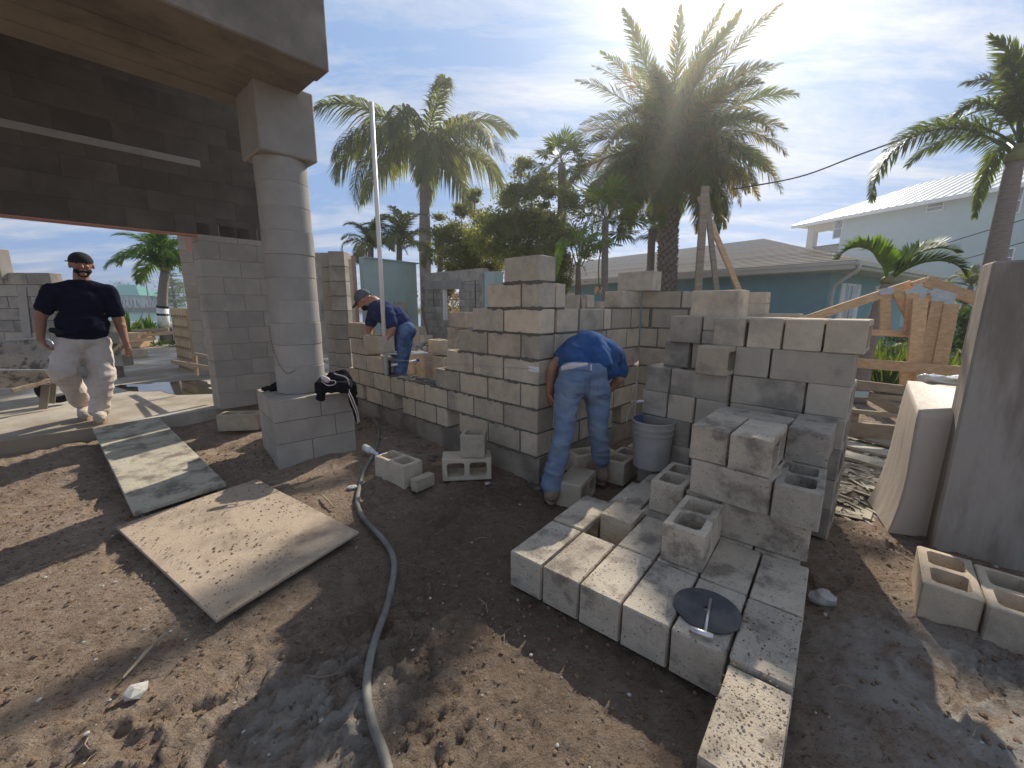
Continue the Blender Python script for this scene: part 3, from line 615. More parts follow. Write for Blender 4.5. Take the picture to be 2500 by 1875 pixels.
loose(s5+i5*.0985+j5*.1985+UP*z2, j5, UP, 'upright hollow block standing alone on the low pile, both cells open to the sky', G)
# layer 3
z3_ = z2+h+.003; s6 = Vector((1.01, 2.164, 0)); i6 = dirv(-46.2); j6 = dirv(43.8)
loose(s6+i6*.2+j6*.098+UP*z3_, i6, UP, 'long dirty block in the third layer, its whole side facing the camera', G)
loose(s6+i6*.2+j6*.30+UP*z3_, i6, UP, 'third-layer block hidden behind the long dirty block', G)
s7 = Vector((1.284, 1.857, 0)); i7 = dirv(-44.3); j7 = dirv(51)
loose(s7+i7*.098+j7*.2+UP*z3_, j7, UP, 'two-hole block in the third layer at the right edge of the pile, cells open', G)
# layer 4
z4 = z3_+h+.002; s8 = Vector((1.008, 2.188, 0)); i8 = dirv(-47.5); j8 = dirv(48)
loose(s8+i8*.099+j8*.2+UP*z4, j8, i8, 'left of the two dusty end-on blocks on top of the front pile', G)
loose(s8+i8*.303+j8*.195+UP*z4, j8, i8, 'right of the two dusty end-on blocks on top of the front pile, web ends showing', G)
loose(s8+i8*.2+j8*.50+UP*(z4), i8, UP, 'block lying crosswise behind the two dusty end-on blocks', G, cells=0)
loose(Vector((1.62, 2.12, z4-.01))+j8*.19, j8, i8, 'tall-looking block at the right rear corner of the front pile, above the open two-hole block', G, cells=0)
# ------------------------------------------------------------------ right stack
GR = 'blocks of the tall stack at the right'; sr = Vector((1.456, 2.645, 0))*1.045; ir = dirv(-44); jr = dirv(46); br = .80
def st(o, di, dj, u0, u1, zb, lab, g, end=False, back=0, mt='block_damp', Hh=.194, cells=2):
    L = u1-u0-.006
    if end: return loose(o+di*((u0+u1)/2)+dj*(.2+back)+UP*(zb+Hh/2), dj, di, lab, g, L=.397, W=Hh, H=L, mt=mt, jit=.3, cells=cells)
    return loose(o+di*((u0+u1)/2)+dj*(.098+back)+UP*(zb+Hh/2), di, UP, lab, g, L=L, W=.194, H=Hh, mt=mt, jit=.3, cells=cells)
zz0 = br+.372+.01
for k, (a, b) in enumerate(((-.155, .045), (.060, .262), (.266, .468), (.472, .672))): st(sr, ir, jr, a, b, zz0, 'end-on block in the top row of the tall right stack, %s of four' % ('leftmost', 'second', 'third', 'rightmost')[k], GR, True, mt='block')
st(sr, ir, jr, .0, .21, br+.188, 'left block in the second row from the top of the right stack', GR, True)
st(sr, ir, jr, .215, .64, br+.188, 'long damp-stained block in the second row from the top of the right stack', GR)
st(sr, ir, jr, .0, .42, br-.006, 'long block with a dark damp blotch, third row of the right stack', GR); st(sr, ir, jr, .425, .64, br-.006, 'short block at the right end of the third row of the right stack', GR, True)
for r_ in range(1, 5):
    for a, b in ((0, .42), (.425, .64)): st(sr, ir, jr, a, b, br-.006-.196*r_, '%s block of the right stack, %s row below the damp-blotched block' % ('long left' if a == 0 else 'short right', ('first', 'second', 'third', 'fourth')[r_-1]), GR, b-a < .3)
# ------------------------------------------------------------------ left stack, behind the bucket
GL = 'blocks of the stepped stack behind the bucket'; sl = Vector((1.05, 3.2, 0)); il = dirv(-47); jl = dirv(43); lv = lambda k: .012+.1955*k
st(sl, il, jl, .16, .40, lv(6), 'block in the top row of the stepped stack, left one', GL, True, .05)
st(sl, il, jl, .405, .60, lv(6), 'lower of two thin blocks behind the right stack', GL, True, .05, Hh=.095); st(sl, il, jl, .405, .60, lv(6)+.098, 'upper of two thin blocks behind the right stack', GL, True, .05, Hh=.095)
st(sl, il, jl, .105, .305, lv(5), 'end-on block in the second row of the stepped stack, left one', GL, True, .10); st(sl, il, jl, .31, .51, lv(5), 'recessed shaded block in the second row of the stepped stack', GL, True, .13)
st(sl, il, jl, .44, .645, lv(5), 'block pushed forward at the right end of the second row of the stepped stack', GL, True, -.10, mt='block')
st(sl, il, jl, .015, .22, lv(4), 'block end in the third row of the stepped stack, left one', GL, True); st(sl, il, jl, .225, .63, lv(4), 'long smooth block with a damp blotch in the stepped stack', GL)
for k in (3, 2, 1, 0):
    xs = ((0, .21), (.215, .42), (.425, .63)) if k in (3, 1) else ((0, .405), (.41, .63))
    for m_, (a, b) in enumerate(xs): st(sl, il, jl, a, b, lv(k), 'block %s of the stepped stack, in its %s layer from the ground' % (('at the left', 'in the middle', 'at the right')[m_] if len(xs) == 3 else ('on the left', 'on the right')[m_], ('first', 'second', 'third', 'fourth')[k]), GL, b-a < .3)
st(sl, il, jl, .277, .61, lv(7)-.01, 'single long block crowning the stepped stack, its right end sunlit', GL, False, .12, mt='block')
# loose blocks behind, on and beyond the right return
GB = 'loose blocks in the background around the new wall'
def bk(px0, px1, pyt, pyb, Y, lab, yaw=-42, end=False, depth=.4, cells=2, up=False, name='concrete_block'):
    a = gy(px0, pyb, Y); b = gy(px1, pyb, Y); t_ = gy(px0, pyt, Y); d = dirv(yaw); wd = (b.x-a.x)/max(.3, abs(d.x)); hh = t_.z-a.z
    c = (a+b)/2; n = Vector((-d.y, d.x, 0)); c = Vector((c.x, c.y, a.z+hh/2))+n*(depth/2)
    return loose(c, n if end else d, UP if up else (d if end else n), lab, GB, L=depth if end else wd, W=hh if not up else (wd if end else depth), H=wd if end and not up else (hh if up else depth), cells=cells, mt='block', name=name)
q = Vector((CX, CY, 0))+dr*1.66+dl*.03
loose(q+UP*(J(0)-.03+.1), dirv(-44), UP, 'hollow block standing on the inner wall corner with its sunlit end to the right', GB, mt='block')
# ================================================================== BOARDS, HOSE, TOOLS
def board(name, corners, th, m, label, cat, group=None):
    q = MB(); c = sum((Vector(x) for x in corners), Vector())/len(corners); q.prism([Vector(x)-c for x in corners], (0, 0, -th))
    me = q.bevel(name, .003); return link(name, me, m, None, Matrix.Translation(c), label, cat, group)
board('plywood_sheet', [(-2.56, 2.40, .040), (-1.335, 1.60, .050), (-.955, 2.325, .055), (-2.10, 3.13, .045)], .018, 'ply', 'large muddy plywood sheet lying flat on the dirt in front of the pedestal', 'plywood')
board('ramp_board', [(-4.41, 4.10, .172), (-4.09, 4.54, .172), (-2.25, 2.99, .075), (-2.56, 2.53, .07)], .035, 'rampw', 'grey muddy board ramp leading from the plywood up onto the concrete slab', 'ramp board')
# hose
hp = [(-1.80, 5.15), (-1.711, 4.924), (-1.529, 4.485), (-1.37, 3.857), (-1.296, 3.375), (-1.249, 3.152), (-1.14, 2.781), (-.997, 2.537), (-.786, 2.282), (-.665, 2.07), (-.605, 1.764), (-.594, 1.552), (-.575, 1.399), (-.541, 1.279), (-.477, 1.16), (-.395, 1.04), (-.30, .85), (-.2, .6)]
def smooth(pts, k=6):
    out = []; P = [Vector(p) for p in pts]; P = [P[0]*2-P[1]]+P+[P[-1]*2-P[-2]]
    for i in range(1, len(P)-2):
        for j in range(k):
            t = j/k; a, b, c, d = P[i-1:i+3]; out.append(.5*((2*b)+(-a+c)*t+(2*a-5*b+4*c-d)*t*t+(-a+3*b-3*c+d)*t**3))
    out.append(P[-2]); return out
pp = smooth([(x, y, max(0, gh(x, y))*.6+.018) for x, y in hp]); q = MB(); q.tube(pp, .0165, 12); link('water_hose', q.mesh('water_hose'), 'hose', None, None, 'long grey rubber hose snaking over the dirt towards the camera', 'hose', smooth=True)
hv = root('hose_valve', 'white and blue plastic valve on the hose beside the pedestal', 'valve', (-1.40, 3.97, .05)); IV = inv(hv)
q = MB(); q.tube([gz(890, 1092, .07), gz(905, 1100, .06)], .034, 14); q.tube([gz(905, 1100, .06), gz(915, 1105, .05)], [.03, .018], 14); link('valve_body', q.mesh('valve_body'), 'pvc', hv, IV, smooth=True)
q = MB(); q.tube([gz(913, 1105, .05), gz(926, 1110, .045)], .017, 12); link('valve_stem', q.mesh('valve_stem'), 'pvc', hv, IV, smooth=True)
q = MB(); q.tube([gz(908, 1101, .055), gz(911, 1102, .053)], .026, 12); q.tube([gz(926, 1108, .05), gz(930, 1112, .04)], .02, 12); link('blue_ring', q.mesh('blue_ring'), 'blueplastic', hv, IV)
# bucket
bc = Vector((1.10, 3.04, .2126)); bk_ = root('plastic_bucket', 'grey five gallon bucket with blue inside standing on the block pile', 'bucket', bc, R(20))
q = MB(); q.lathe([(.0, 0.004), (.128, .0), (.132, .006), (.150, .27), (.158, .272), (.158, .282), (.151, .284), (.153, .315), (.161, .317), (.161, .327), (.154, .329), (.155, .362), (.162, .364), (.162, .374), (.155, .376)], n=40); link('shell', q.mesh('shell', True), 'bucket', bk_, smooth=False)
q = MB(); q.lathe([(.155, .3762), (.150, .368), (.124, .02), (.0, .018)], n=40); link('inner_wall', q.mesh('inner_wall'), 'bucket_in', bk_, smooth=True)
q = MB(); pts = [Vector((.158*math.cos(t), .158*math.sin(t)*.25+.12+.0, .33+.155*math.sin(t))) for t in [math.pi*i/20 for i in range(21)]]; q.tube(pts, .0024, 6); link('wire_handle', q.mesh('wire_handle'), 'steel', bk_)
q = MB(); q.tube([(-.045, .16, .485), (.045, .16, .485)], .0095, 10); link('grip', q.mesh('grip'), 'pvc', bk_)
# disc and tool
dc = gz(1725, 1491, .2126); q = MB(); rd = .128; q.lathe([(.014, .006), (rd, .006), (rd, .0), (.014, 0), (.014, .006)], n=56); link('black_disc', q.mesh('black_disc', True), 'disc', None, Matrix.Translation((dc.x, dc.y, .2165)), 'flat black round disc with a centre hole lying on the low block pile', 'disc')
t1 = gz(1683, 1535, .233); t2 = gz(1741, 1556, .233); t3 = gz(1735, 1463, .235); tr_ = root('tee_jointer', 'short bare steel tee-shaped tool lying across the edge of the black disc', 'hand tool', (t1+t2)/2); IT = inv(tr_)
q = MB(); q.tube([t1, t2], .0125, 14); link('crossbar', q.mesh('crossbar'), 'chrome', tr_, IT, smooth=True); q = MB(); q.tube([(t1*.35+t2*.65), t3], .0055, 10); link('handle', q.mesh('handle'), 'chrome', tr_, IT, smooth=True)
# ground blocks
G2 = 'single blocks lying on the dirt'
NB = loose(Vector((-.955, 3.225, .098)), dirv(-38), UP, 'hollow block with a notched end standing on the dirt beside the hose', G2, mt='block')
q = MB(); q.box((-.715, 3.06, .055), (.075, .185, .10), Matrix.Rotation(R(-38), 3, 'Z')); link('notch_lip', q.bevel('notch_lip', .004), 'block', bpy.data.objects[NB.name], None)
lp = [o for o in bpy.data.objects if o.name.startswith('notch_lip')][0]; par = lp.parent; lp.matrix_local = par.matrix_world.inverted() if False else par.matrix_basis.inverted()
loose(Vector((-.385, 3.30, .10)), dirv(6.5), dirv(96.5), 'block lying on its side below the new wall, its two cells facing the camera', G2, L=.41, mt='block')
loose(Vector((-.322, 3.30, .30)), dirv(-2.5), UP, 'half block standing on top of the side-lying block', G2, L=.205, cells=1, mt='block')
loose(Vector((-3.22, 4.66, .095)), dirv(7), UP, 'open hollow block on the dirt at the foot of the pier', G2, L=.44, mt='block')
loose(Vector((.50, 2.92, .08)), dirv(60), dirv(10), 'dusty block between the feet of the bending worker', G2, mt='block', L=.34)
loose(Vector((.70, 3.42, .10)), dirv(20), UP, 'block under the right boot of the bending worker', G2, mt='block')
# lower right hollow blocks
loose(Vector((2.125, 1.77, .098)), dirv(48), UP, 'hollow block at the lower right corner, cells up, left one of the row', G2, mt='block')
loose(Vector((2.255, 1.615, .098)), dirv(48), UP, 'second hollow block of the row at the lower right corner', G2, mt='block')
loose(Vector((2.385, 1.46, .098)), dirv(48), UP, 'third hollow block of the row, cut by the right edge', G2, mt='block')
c = gz(330, 872, .15); loose(c+UP*.1, dirv(0), UP, 'single block on the slab beyond the walking man, at the end of the far wall', G2, mt='block', L=.5)
# clods, chips, twigs as loose ground stuff
def scatter(name, n, region, r0, r1, m, sub=1, zf=None, seed=1, sq=(1, 1, .65)):
    rg = random.Random(seed); q = MB()
    for i in range(n):
        x, y = region(rg); r = r0*(r1/r0)**(rg.random()**2.2); z = (gh(x, y) if zf is None else zf)+r*.25; q.blob((x, y, z), r, rg, sub, sq)
    return link(name, q.mesh(name), m, kind='stuff')
def reg1(rg): return rg.uniform(-3.6, 3.2), rg.uniform(.45, 4.2)**1.0
def reg1(rg):
    while True:
        x, y = rg.uniform(-4.2, 3.4), .5+3.6*rg.random()**1.4
        if vnoise(np.array([x*1.3]), np.array([y*1.3]), 12)[0] > rg.random()*.9: return x, y
scatter('dirt_clods', 11000, reg1, .0025, .013, 'clod', 1, None, 2)
scatter('pale_gravel', 500, reg1, .003, .012, 'chip', 0, None, 3)
def onpile(rg):
    while True:
        i = rg.uniform(.05, 5.95); j = rg.uniform(-.9, 1.0)
        if j < 0 and i < 5.03: continue
        dens = math.exp(-((i-2.2)**2+(j-.5)**2*2)/1.6)+.25+(.5 if j < 0 else 0)
        if rg.random() < dens: p = PO+I1*(P_*i)+J1*(P_*2*j); return p.x, p.y
scatter('mortar_crumbs', 1900, onpile, .0014, .0052, 'clod', 0, .211, 5, (1.2, 1, .6))
def onpile2(rg):
    i = rg.uniform(.8, 2.7); j = rg.uniform(2.0, 2.9); p = PO+I1*(P_*i)+J1*(P_*2*j); return p.x, p.y
scatter('crumbs_near_bucket', 220, onpile2, .002, .009, 'chip', 0, .212, 6)
def wallfoot(rg): p = Vector((CX, CY, 0))+dl*rg.uniform(-.1, 3.0)-dr*(.03+.35*rg.random()**2); return p.x, p.y
scatter('mortar_droppings', 130, wallfoot, .008, .035, 'mortar', 1, None, 17, (1.3, 1, .35))
def ontop(rg): p = s8+i8*rg.uniform(.01, .4)+j8*rg.uniform(.01, .1); return p.x, p.y
scatter('crumbs_on_top_blocks', 160, ontop, .0015, .004, 'clod', 0, z4+h/2-.001, 7)
def onply(rg):
    a, b = rg.random(), rg.random(); p = Vector((-2.56, 2.40, 0))*(1-a)*(1-b)+Vector((-1.335, 1.60, 0))*a*(1-b)+Vector((-.955, 2.325, 0))*a*b+Vector((-2.10, 3.13, 0))*(1-a)*b; return p.x, p.y
scatter('mud_on_plywood', 1100, onply, .0015, .0065, 'clod', 0, .050, 8, (1.4, 1, .4))
rg = random.Random(21); q = MB()
for i in range(230):
    x, y = reg1(rg); L = rg.uniform(.02, .11); a = rg.uniform(0, 6.28); z = gh(x, y)+.006; q.tube([(x, y, z), (x+L*.5*math.cos(a), y+L*.5*math.sin(a), z+rg.uniform(0, .008)), (x+L*math.cos(a+.3), y+L*math.sin(a+.3), z+.002)], rg.uniform(.0008, .0024), 4)
link('twigs_and_roots', q.mesh('twigs'), 'wood_grey', kind='stuff')
for (pa, pb_, lab) in (((785, 1208), (815, 1238), 'short splintered stick on the dirt beside the hose'), ((300, 1655), (405, 1545), 'long thin root lying on the sunlit dirt at lower left')):
    a, b = gz(*pa, .02), gz(*pb_, .02); q = MB(); q.tube([a, (a+b)/2+UP*.006, b], [.004, .008, .005], 6); link('stick', q.mesh('stick'), 'wood_grey', None, None, lab, 'stick')
rg = random.Random(8); q = MB(); c = gz(2008, 1460, .03); q.blob((0, 0, 0), .055, rg, 2, (1.1, .9, .7)); link('rubble_lump', q.mesh('rubble'), 'chip', None, Matrix.Translation(c), 'pale lump of broken mortar at the right foot of the block pile', 'rubble')
for (px, py, s_, lab) in ((860, 1190, .045, 'small pale stone beside the hose near the notched block'), (735, 1370, .03, 'pale shell-like stone on the sunlit dirt'), (330, 1690, .05, 'flat pale cement scrap at lower left on the dirt'), (1190, 1180, .03, 'crumpled clear scrap by the side-lying block')):
    q = MB(); q.blob((0, 0, 0), s_, rg, 1, (1, .8, .35)); link('stone', q.mesh('stone'), 'chip', None, Matrix.Translation(gz(px, py, .015)), lab, 'stone')
q = MB(); rgw = random.Random(3); c = gz(868, 1050, .03); P = [c+Vector((.10*math.cos(i*1.1)+rgw.uniform(-.05, .05), .07*math.sin(i*1.3)+rgw.uniform(-.04, .04), .02+rgw.uniform(0, .05))) for i in range(16)]; q.tube(smooth([tuple(p) for p in P], 5), .0013, 4)
link('wire_tangle', q.mesh('wire_tangle'), 'wood_grey', None, None, 'loose tangle of thin tie wire on the dirt right of the pedestal', 'wire')
# can on the wall
q = MB(); q.lathe([(.0, 0), (.024, .0), (.033, .010), (.033, .146), (.027, .158), (.025, .160), (.0, .157)], n=24); cp = Vector((CX, CY, J(2)))+dr*1.05+dl*.09
cn = root('drink_can', 'tall blue drink can standing on the inner wall above the bending worker', 'can', cp); link('can_body', q.mesh('can_body', True), 'can', cn, smooth=True)
q = MB(); 
for zz1 in (.05, .075, .10): q.box((-.0, -.0335, zz1), (.022, .002, .014))
mk = link('white_letters', q.mesh('white_letters'), 'white', cn)
# pole on the wall
pbase = Vector((CX, CY, 0))+dl*2.31-dr*.045; pp_ = root('corner_pole', 'tall white plastic pole standing upright against the unfinished low wall', 'pole', (pbase.x, pbase.y, .64))
q = MB(); q.tube([(0, 0, 0), (0.0, 0, 2.9)], .024, 16); link('pipe', q.mesh('pipe'), 'pvc', pp_, smooth=True)
q = MB(); q.tube([(.045, .005, .0), (.045, .005, .17)], .014, 8); q.tube([(.045, .005, .155), (.045, .005, .165)], .02, 8); link('black_clamp', q.mesh('black_clamp'), 'cable', pp_)
q = MB(); q.tube([(0, 0, .10), (.12, .10, .115), (.30, .26, .135)], .017, 10); link('elbow_pipe', q.mesh('elbow_pipe'), 'pvc', pp_, smooth=True)
q = MB(); q.tube([(.30, .26, .135), (.325, .282, .137)], .020, 10); link('blue_cap', q.mesh('blue_cap'), 'blueplastic', pp_)
q = MB(); q.tube([(0.0, .0, .26), (.2, .17, .225), (.42, .38, .22)], .013, 8); q.tube([(0.03, .0, .28), (.2, .19, .25), (.36, .36, .235)], .007, 8); link('tied_rods', q.mesh('tied_rods'), 'pvc', pp_)
# black hoodie draped over the pedestal, and a dark cloth
def cloth(name, pts_rad, m, label, cat, vox=.012, amp=.010, fr=18, parts=None):
    q = MB()
    for a, ra, b, rb in pts_rad: capsule(q, a, ra, b, rb)
    me = remesh(q, vox, 2, amp, fr); o = link(name, me, m, None, None, label, cat, smooth=True); return o
def capsule(q, a, ra, b, rb, n=14):
    a, b = Vector(a), Vector(b); d = b-a; L = max(d.length, 1e-4); t = d/L; pts = []; rad = []
    for k in range(1, 5): th = math.pi/2*(1-k/4); pts.append(a-t*ra*math.sin(th)); rad.append(max(1e-3, ra*math.cos(th)))
    for k in range(0, 4): th = math.pi/2*k/4; pts.append(b+t*rb*math.sin(th)); rad.append(max(1e-3, rb*math.cos(th)))
    q.tube(pts, rad, n)
def ell(q, c, r, mx=None, n=16):
    vs = []; fs = []; c = Vector(c)
    for i in range(n//2+1):
        ph = -math.pi/2+math.pi*i/(n//2)
        for k in range(n):
            th = 2*math.pi*k/n; v = Vector((r[0]*math.cos(ph)*math.cos(th), r[1]*math.cos(ph)*math.sin(th), r[2]*math.sin(ph))); vs.append(c+(mx @ v if mx else v))
    for i in range(n//2):
        for k in range(n): a = i*n+k; b = i*n+(k+1) % n; fs.append((a, b, b+n, a+n))
    q.add(vs, fs)
def remesh(q, vox, it=2, amp=0, fr=20, wr=None, cut=None):
    me = q.mesh('tmp', True); o = bpy.data.objects.new('tmp', me); COL.objects.link(o)
    md = o.modifiers.new('r', 'REMESH'); md.mode = 'VOXEL'; md.voxel_size = vox; md.adaptivity = 0
    if it: sm = o.modifiers.new('s', 'SMOOTH'); sm.iterations = it; sm.factor = .5
    dg = bpy.context.evaluated_depsgraph_get(); out = bpy.data.meshes.new_from_object(o.evaluated_get(dg)); bpy.data.objects.remove(o); bpy.data.meshes.remove(me)
    nv = len(out.vertices); co = np.empty(nv*3); out.vertices.foreach_get('co', co); co = co.reshape(-1, 3)
    if amp or wr:
        no = np.empty(nv*3); out.vertices.foreach_get('normal', no); no = no.reshape(-1, 3)
        if amp:
            d1 = np.array([mnoise.noise(Vector(p)*fr) for p in co]); d2 = np.array([1-2*abs(mnoise.noise(Vector((p[0]*fr*.7, p[1]*fr*.7, p[2]*fr*1.6))+Vector((7, 3, 1)))) for p in co]); co = co+no*((d1*.5+(d2-.6)*.9)*amp)[:, None]
        if wr: co = wr(co, no)
    out.vertices.foreach_set('co', co.ravel()); out.update()
    out.materials.clear(); return out
hz_ = .62; e1 = gy(775, 915, 3.70); q = MB()
P_h = lambda x, y, Y: gy(x, y, Y)
jk = [(P_h(790, 935, 3.78), .06, P_h(835, 920, 3.82), .07), (P_h(835, 920, 3.82), .07, P_h(860, 955, 3.85), .05), (P_h(785, 940, 3.66), .06, P_h(782, 968, 3.56), .045), (P_h(800, 945, 3.62), .055, P_h(845, 945, 3.66), .055), (P_h(812, 928, 3.7), .075, P_h(842, 938, 3.72), .07),
      (P_h(858, 950, 3.80), .045, P_h(866, 1000, 3.74), .028), (P_h(866, 1000, 3.74), .028, P_h(874, 1035, 3.72), .018), (P_h(855, 940, 3.78), .05, P_h(868, 985, 3.78), .03)]
hd = cloth('black_hoodie', jk, 'black', 'black hooded jacket with pale cords draped over the corner of the pedestal', 'jacket', .010, .018, 12)
q = MB(); 
for L_ in ([(815, 912, 3.60), (846, 922, 3.62), (852, 940, 3.64), (853, 955, 3.64)], [(852, 955, 3.62), (862, 975, 3.62), (873, 1005, 3.62), (877, 1030, 3.62)], [(850, 960, 3.62), (860, 985, 3.62), (870, 1010, 3.62), (874, 1035, 3.62)], [(785, 930, 3.55), (800, 941, 3.55), (817, 938, 3.55), (818, 930, 3.56), (805, 929, 3.56)]):
    q.tube(smooth([gy(*p) for p in L_], 4), .0045, 6)
link('drawstring', q.mesh('drawstring'), 'cord', hd)
q = MB(); capsule(q, gy(789, 922, 3.56), .022, gy(799, 928, 3.56), .026); link('pale_label', remesh(q, .008, 2), 'cord', hd, smooth=True)
q = MB(); c = gz(660, 950, .64); capsule(q, c+Vector((-.06, -.02, 0)), .02, c+Vector((.05, .03, .01)), .035); capsule(q, c, .03, c+Vector((.03, .05, .03)), .03)
link('dark_rag', remesh(q, .009, 1, .014, 25), 'black', None, None, 'small crumpled dark rag on the left top corner of the pedestal', 'rag')

# ================================================================== WHEELBARROW, STUFF INSIDE THE DOORWAY
wb = root('wheelbarrow', 'mortar-crusted wheelbarrow with wooden handle at the left edge, behind the walking man', 'wheelbarrow', gz(90, 995, .15)); IW = inv(wb)
wyaw = 44; wx = -5.85; wy = 5.0
W_ = lambda px, py, off=0: gp(px, py, wx, wy, wyaw, off)
T = [W_(-90, 838, -.30), W_(125, 826, -.30), W_(150, 905, .18), W_(-80, 902, .30)]; Bm = [W_(-40, 925, -.12), W_(85, 925, -.10), W_(95, 948, .12), W_(-50, 945, .16)]
def lp(P, k=10):
    out = []
    for i in range(4):
        a, b = P[i], P[(i+1) % 4]
        for j in range(k): out.append(a+(b-a)*(j/k))
    out = [Vector(x) for x in out]
    for _ in range(3): out = [(out[i-1]+out[i]*2+out[(i+1) % len(out)])/4 for i in range(len(out))]
    return out
t_, b_ = lp(T), lp(Bm); n_ = len(t_); cc = sum(t_, Vector())/n_; cb = sum(b_, Vector())/n_; q = MB()
outp = t_+b_+[cb-UP*.01]; fs = [(i, (i+1) % n_, (i+1) % n_+n_, i+n_) for i in range(n_)]+[(n_+i, n_+(i+1) % n_, 2*n_) for i in range(n_)]
q.add(outp, fs); tin = [p+(cc-p)*.04-UP*.004 for p in t_]; bin_ = [p+(cb-p)*.1+UP*.03 for p in b_]; q.add(tin+bin_+[cb+UP*.02], [f[::-1] for f in fs]); q.add(t_+tin, [(i, i+n_, (i+1) % n_+n_, (i+1) % n_) for i in range(n_)])
link('tray', q.mesh('tray'), mat('crusted_tray', (.36, .32, .27), .15, 6, .85, .7, 30, col2=(.10, .09, .075), c2amt=.85, c2scale=9, c2lo=.52, c2hi=.6), wb, IW)
q = MB(); q.tube(t_+[t_[0]], .012, 6, False); link('rim', q.mesh('rim'), 'steel', wb, IW)
q = MB(); q.beam(W_(28, 955, .36), W_(150, 920, .10), .05, .04); link('handle', q.bevel('handle', .006), 'wood_grey', wb, IW)
q = MB(); q.beam(W_(-60, 955, .0), W_(110, 915, -.30), .05, .04); link('handle', q.bevel('handle', .006), 'wood_grey', wb, IW)
for a, b in (((112, 938, .12), (105, 998, .12)), ((128, 935, -.05), (124, 985, -.05))):
    q = MB(); q.beam(W_(*a), W_(*b), .075, .03); link('leg', q.bevel('leg', .004), 'footing', wb, IW)
wc = W_(138, 948, -.2); q = MB(); mxw = Matrix((Vector((0, 0, 1)), dirv(wyaw), dirv(wyaw-90))).transposed()
for k in range(28):
    pass
tor = []; fs = []
for i in range(28):
    for j in range(8):
        a = 2*math.pi*i/28; b = 2*math.pi*j/8; r_ = .15+.045*math.cos(b); tor.append(wc+dirv(wyaw)*(r_*math.cos(a))+UP*(r_*math.sin(a))+dirv(wyaw-90)*(.045*math.sin(b))); fs.append((i*8+j, ((i+1) % 28)*8+j, ((i+1) % 28)*8+(j+1) % 8, i*8+(j+1) % 8))
q.add(tor, fs); link('tyre', q.mesh('tyre'), 'cable', wb, IW, smooth=True)
# walls inside, left: broken top
lwv = root('broken_block_wall', 'old broken-topped block wall with grout streaks at the far left, behind the wheelbarrow', 'block wall', gz(60, 900, .15)); IL = inv(lwv)
def wp(px, py, Y): return gy(px, py, Y)
yw = 7.2; zz1 = .15; kk = 0; rg = random.Random(9)
def top_at(x): # stepped broken top, height by place along the wall
    px_ = x/yw
    if x < -8.15: return 2.02
    if x < -7.35: return 1.35
    return 1.17
while zz1 < 2.1:
    x = -10.4+(.2 if kk % 2 else 0)
    while x < -7.2:
        x1 = x+.4064
        if zz1+.2 <= top_at((x+x1)/2)+.09: q = MB(); q.box(((x+x1)/2, yw+.1+rg.uniform(-.006, .006), zz1+.1016), (.398, .2, .195)); link('block', q.bevel('block', .005), 'block_old', lwv, IL)
        x = x1
    zz1 += .2032; kk += 1
q = MB(); q.box((-9.3, yw+.1, 1.05), (2.25, .185, 1.8)); q.box((-7.78, yw+.1, .62), (1.1, .185, .95)); link('mortar', q.mesh('mortar'), 'mortar', lwv, IL)
for px, w_ in ((66, .16),):
    a = wp(px-14, 700, yw-.012); b = wp(px, 822, yw-.012); q = MB(); q.beam(a, b, w_, .012, (0, 1, 0)); link('grout_streak', q.bevel('grout_streak', .004), 'stucco', lwv, IL)
q = MB(); q.box(wp(6, 645, yw), (.10, .2, .50)); link('broken_stub', q.bevel('broken_stub', .01), 'stucco', lwv, IL)
for px in (14, 27):
    q = MB(); a = wp(px, 664, yw+.1); q.tube([a, a+Vector((.02, 0, .12)), a+Vector((-.05, 0, .16))], .008, 5); link('rebar', q.mesh('rebar'), 'rust', lwv, IL)
# hollow tan bricks on a pallet by the jamb
cb_ = root('hollow_brick_stack', 'tall stack of tan hollow bricks beside the doorway jamb', 'brick stack', gz(440, 905, .15)); IC = inv(cb_)
ca = Vector((-6.93, 8.35, .15)); cyaw = -38; cd = dirv(cyaw); cnn = Vector((cd.y, -cd.x, 0))
for r_ in range(6):
    for k in range(5):
        c = ca+cd*(.21*k+.1)+UP*(.205*r_+.1025)-cnn*.15; q = MB(); q.box((0, 0, 0), (.205, .3, .2)); me = q.bevel('brick', .004)
        o = link('brick', me, 'clay', cb_, IC @ axes(c, cd, UP))
        if r_ < 6:
            for m_ in range(2): q = MB(); q.box((-.05+.1*m_, -.1505, -.055), (.035, .004, .05)); link('cell_shade_patch', q.mesh('cell_shade_patch'), 'dark', o)  # thin dark boxes on the brick face stand in for shaded cells
# saw horse planks leaning at the pier
for (a, b, w_, t2_, m_, lab) in (((420, 883), (520, 900), .06, .03, 'wood_grey', 'rough plank rail running into the pier below the jamb'), ((478, 864), (525, 874), .04, .03, 'wood_grey', 'thin bent plank above the rough rail at the pier'), ((524, 884), (533, 960), .05, .05, 'wood_grey', 'short upright timber holding the plank rail at the pier'), ((477, 866), (481, 917), .04, .04, 'wood_grey', 'thin pale stake beside the brick stack')):
    q = MB(); yy = 5.35 if a[0] > 510 else 6.0; q.beam(gy(*a, yy+(.3 if a[0] < 430 else 0)), gy(*b, 5.35 if b[0] > 500 else yy), w_, t2_); link('timber', q.bevel('timber', .004), m_, None, None, lab, 'timber')
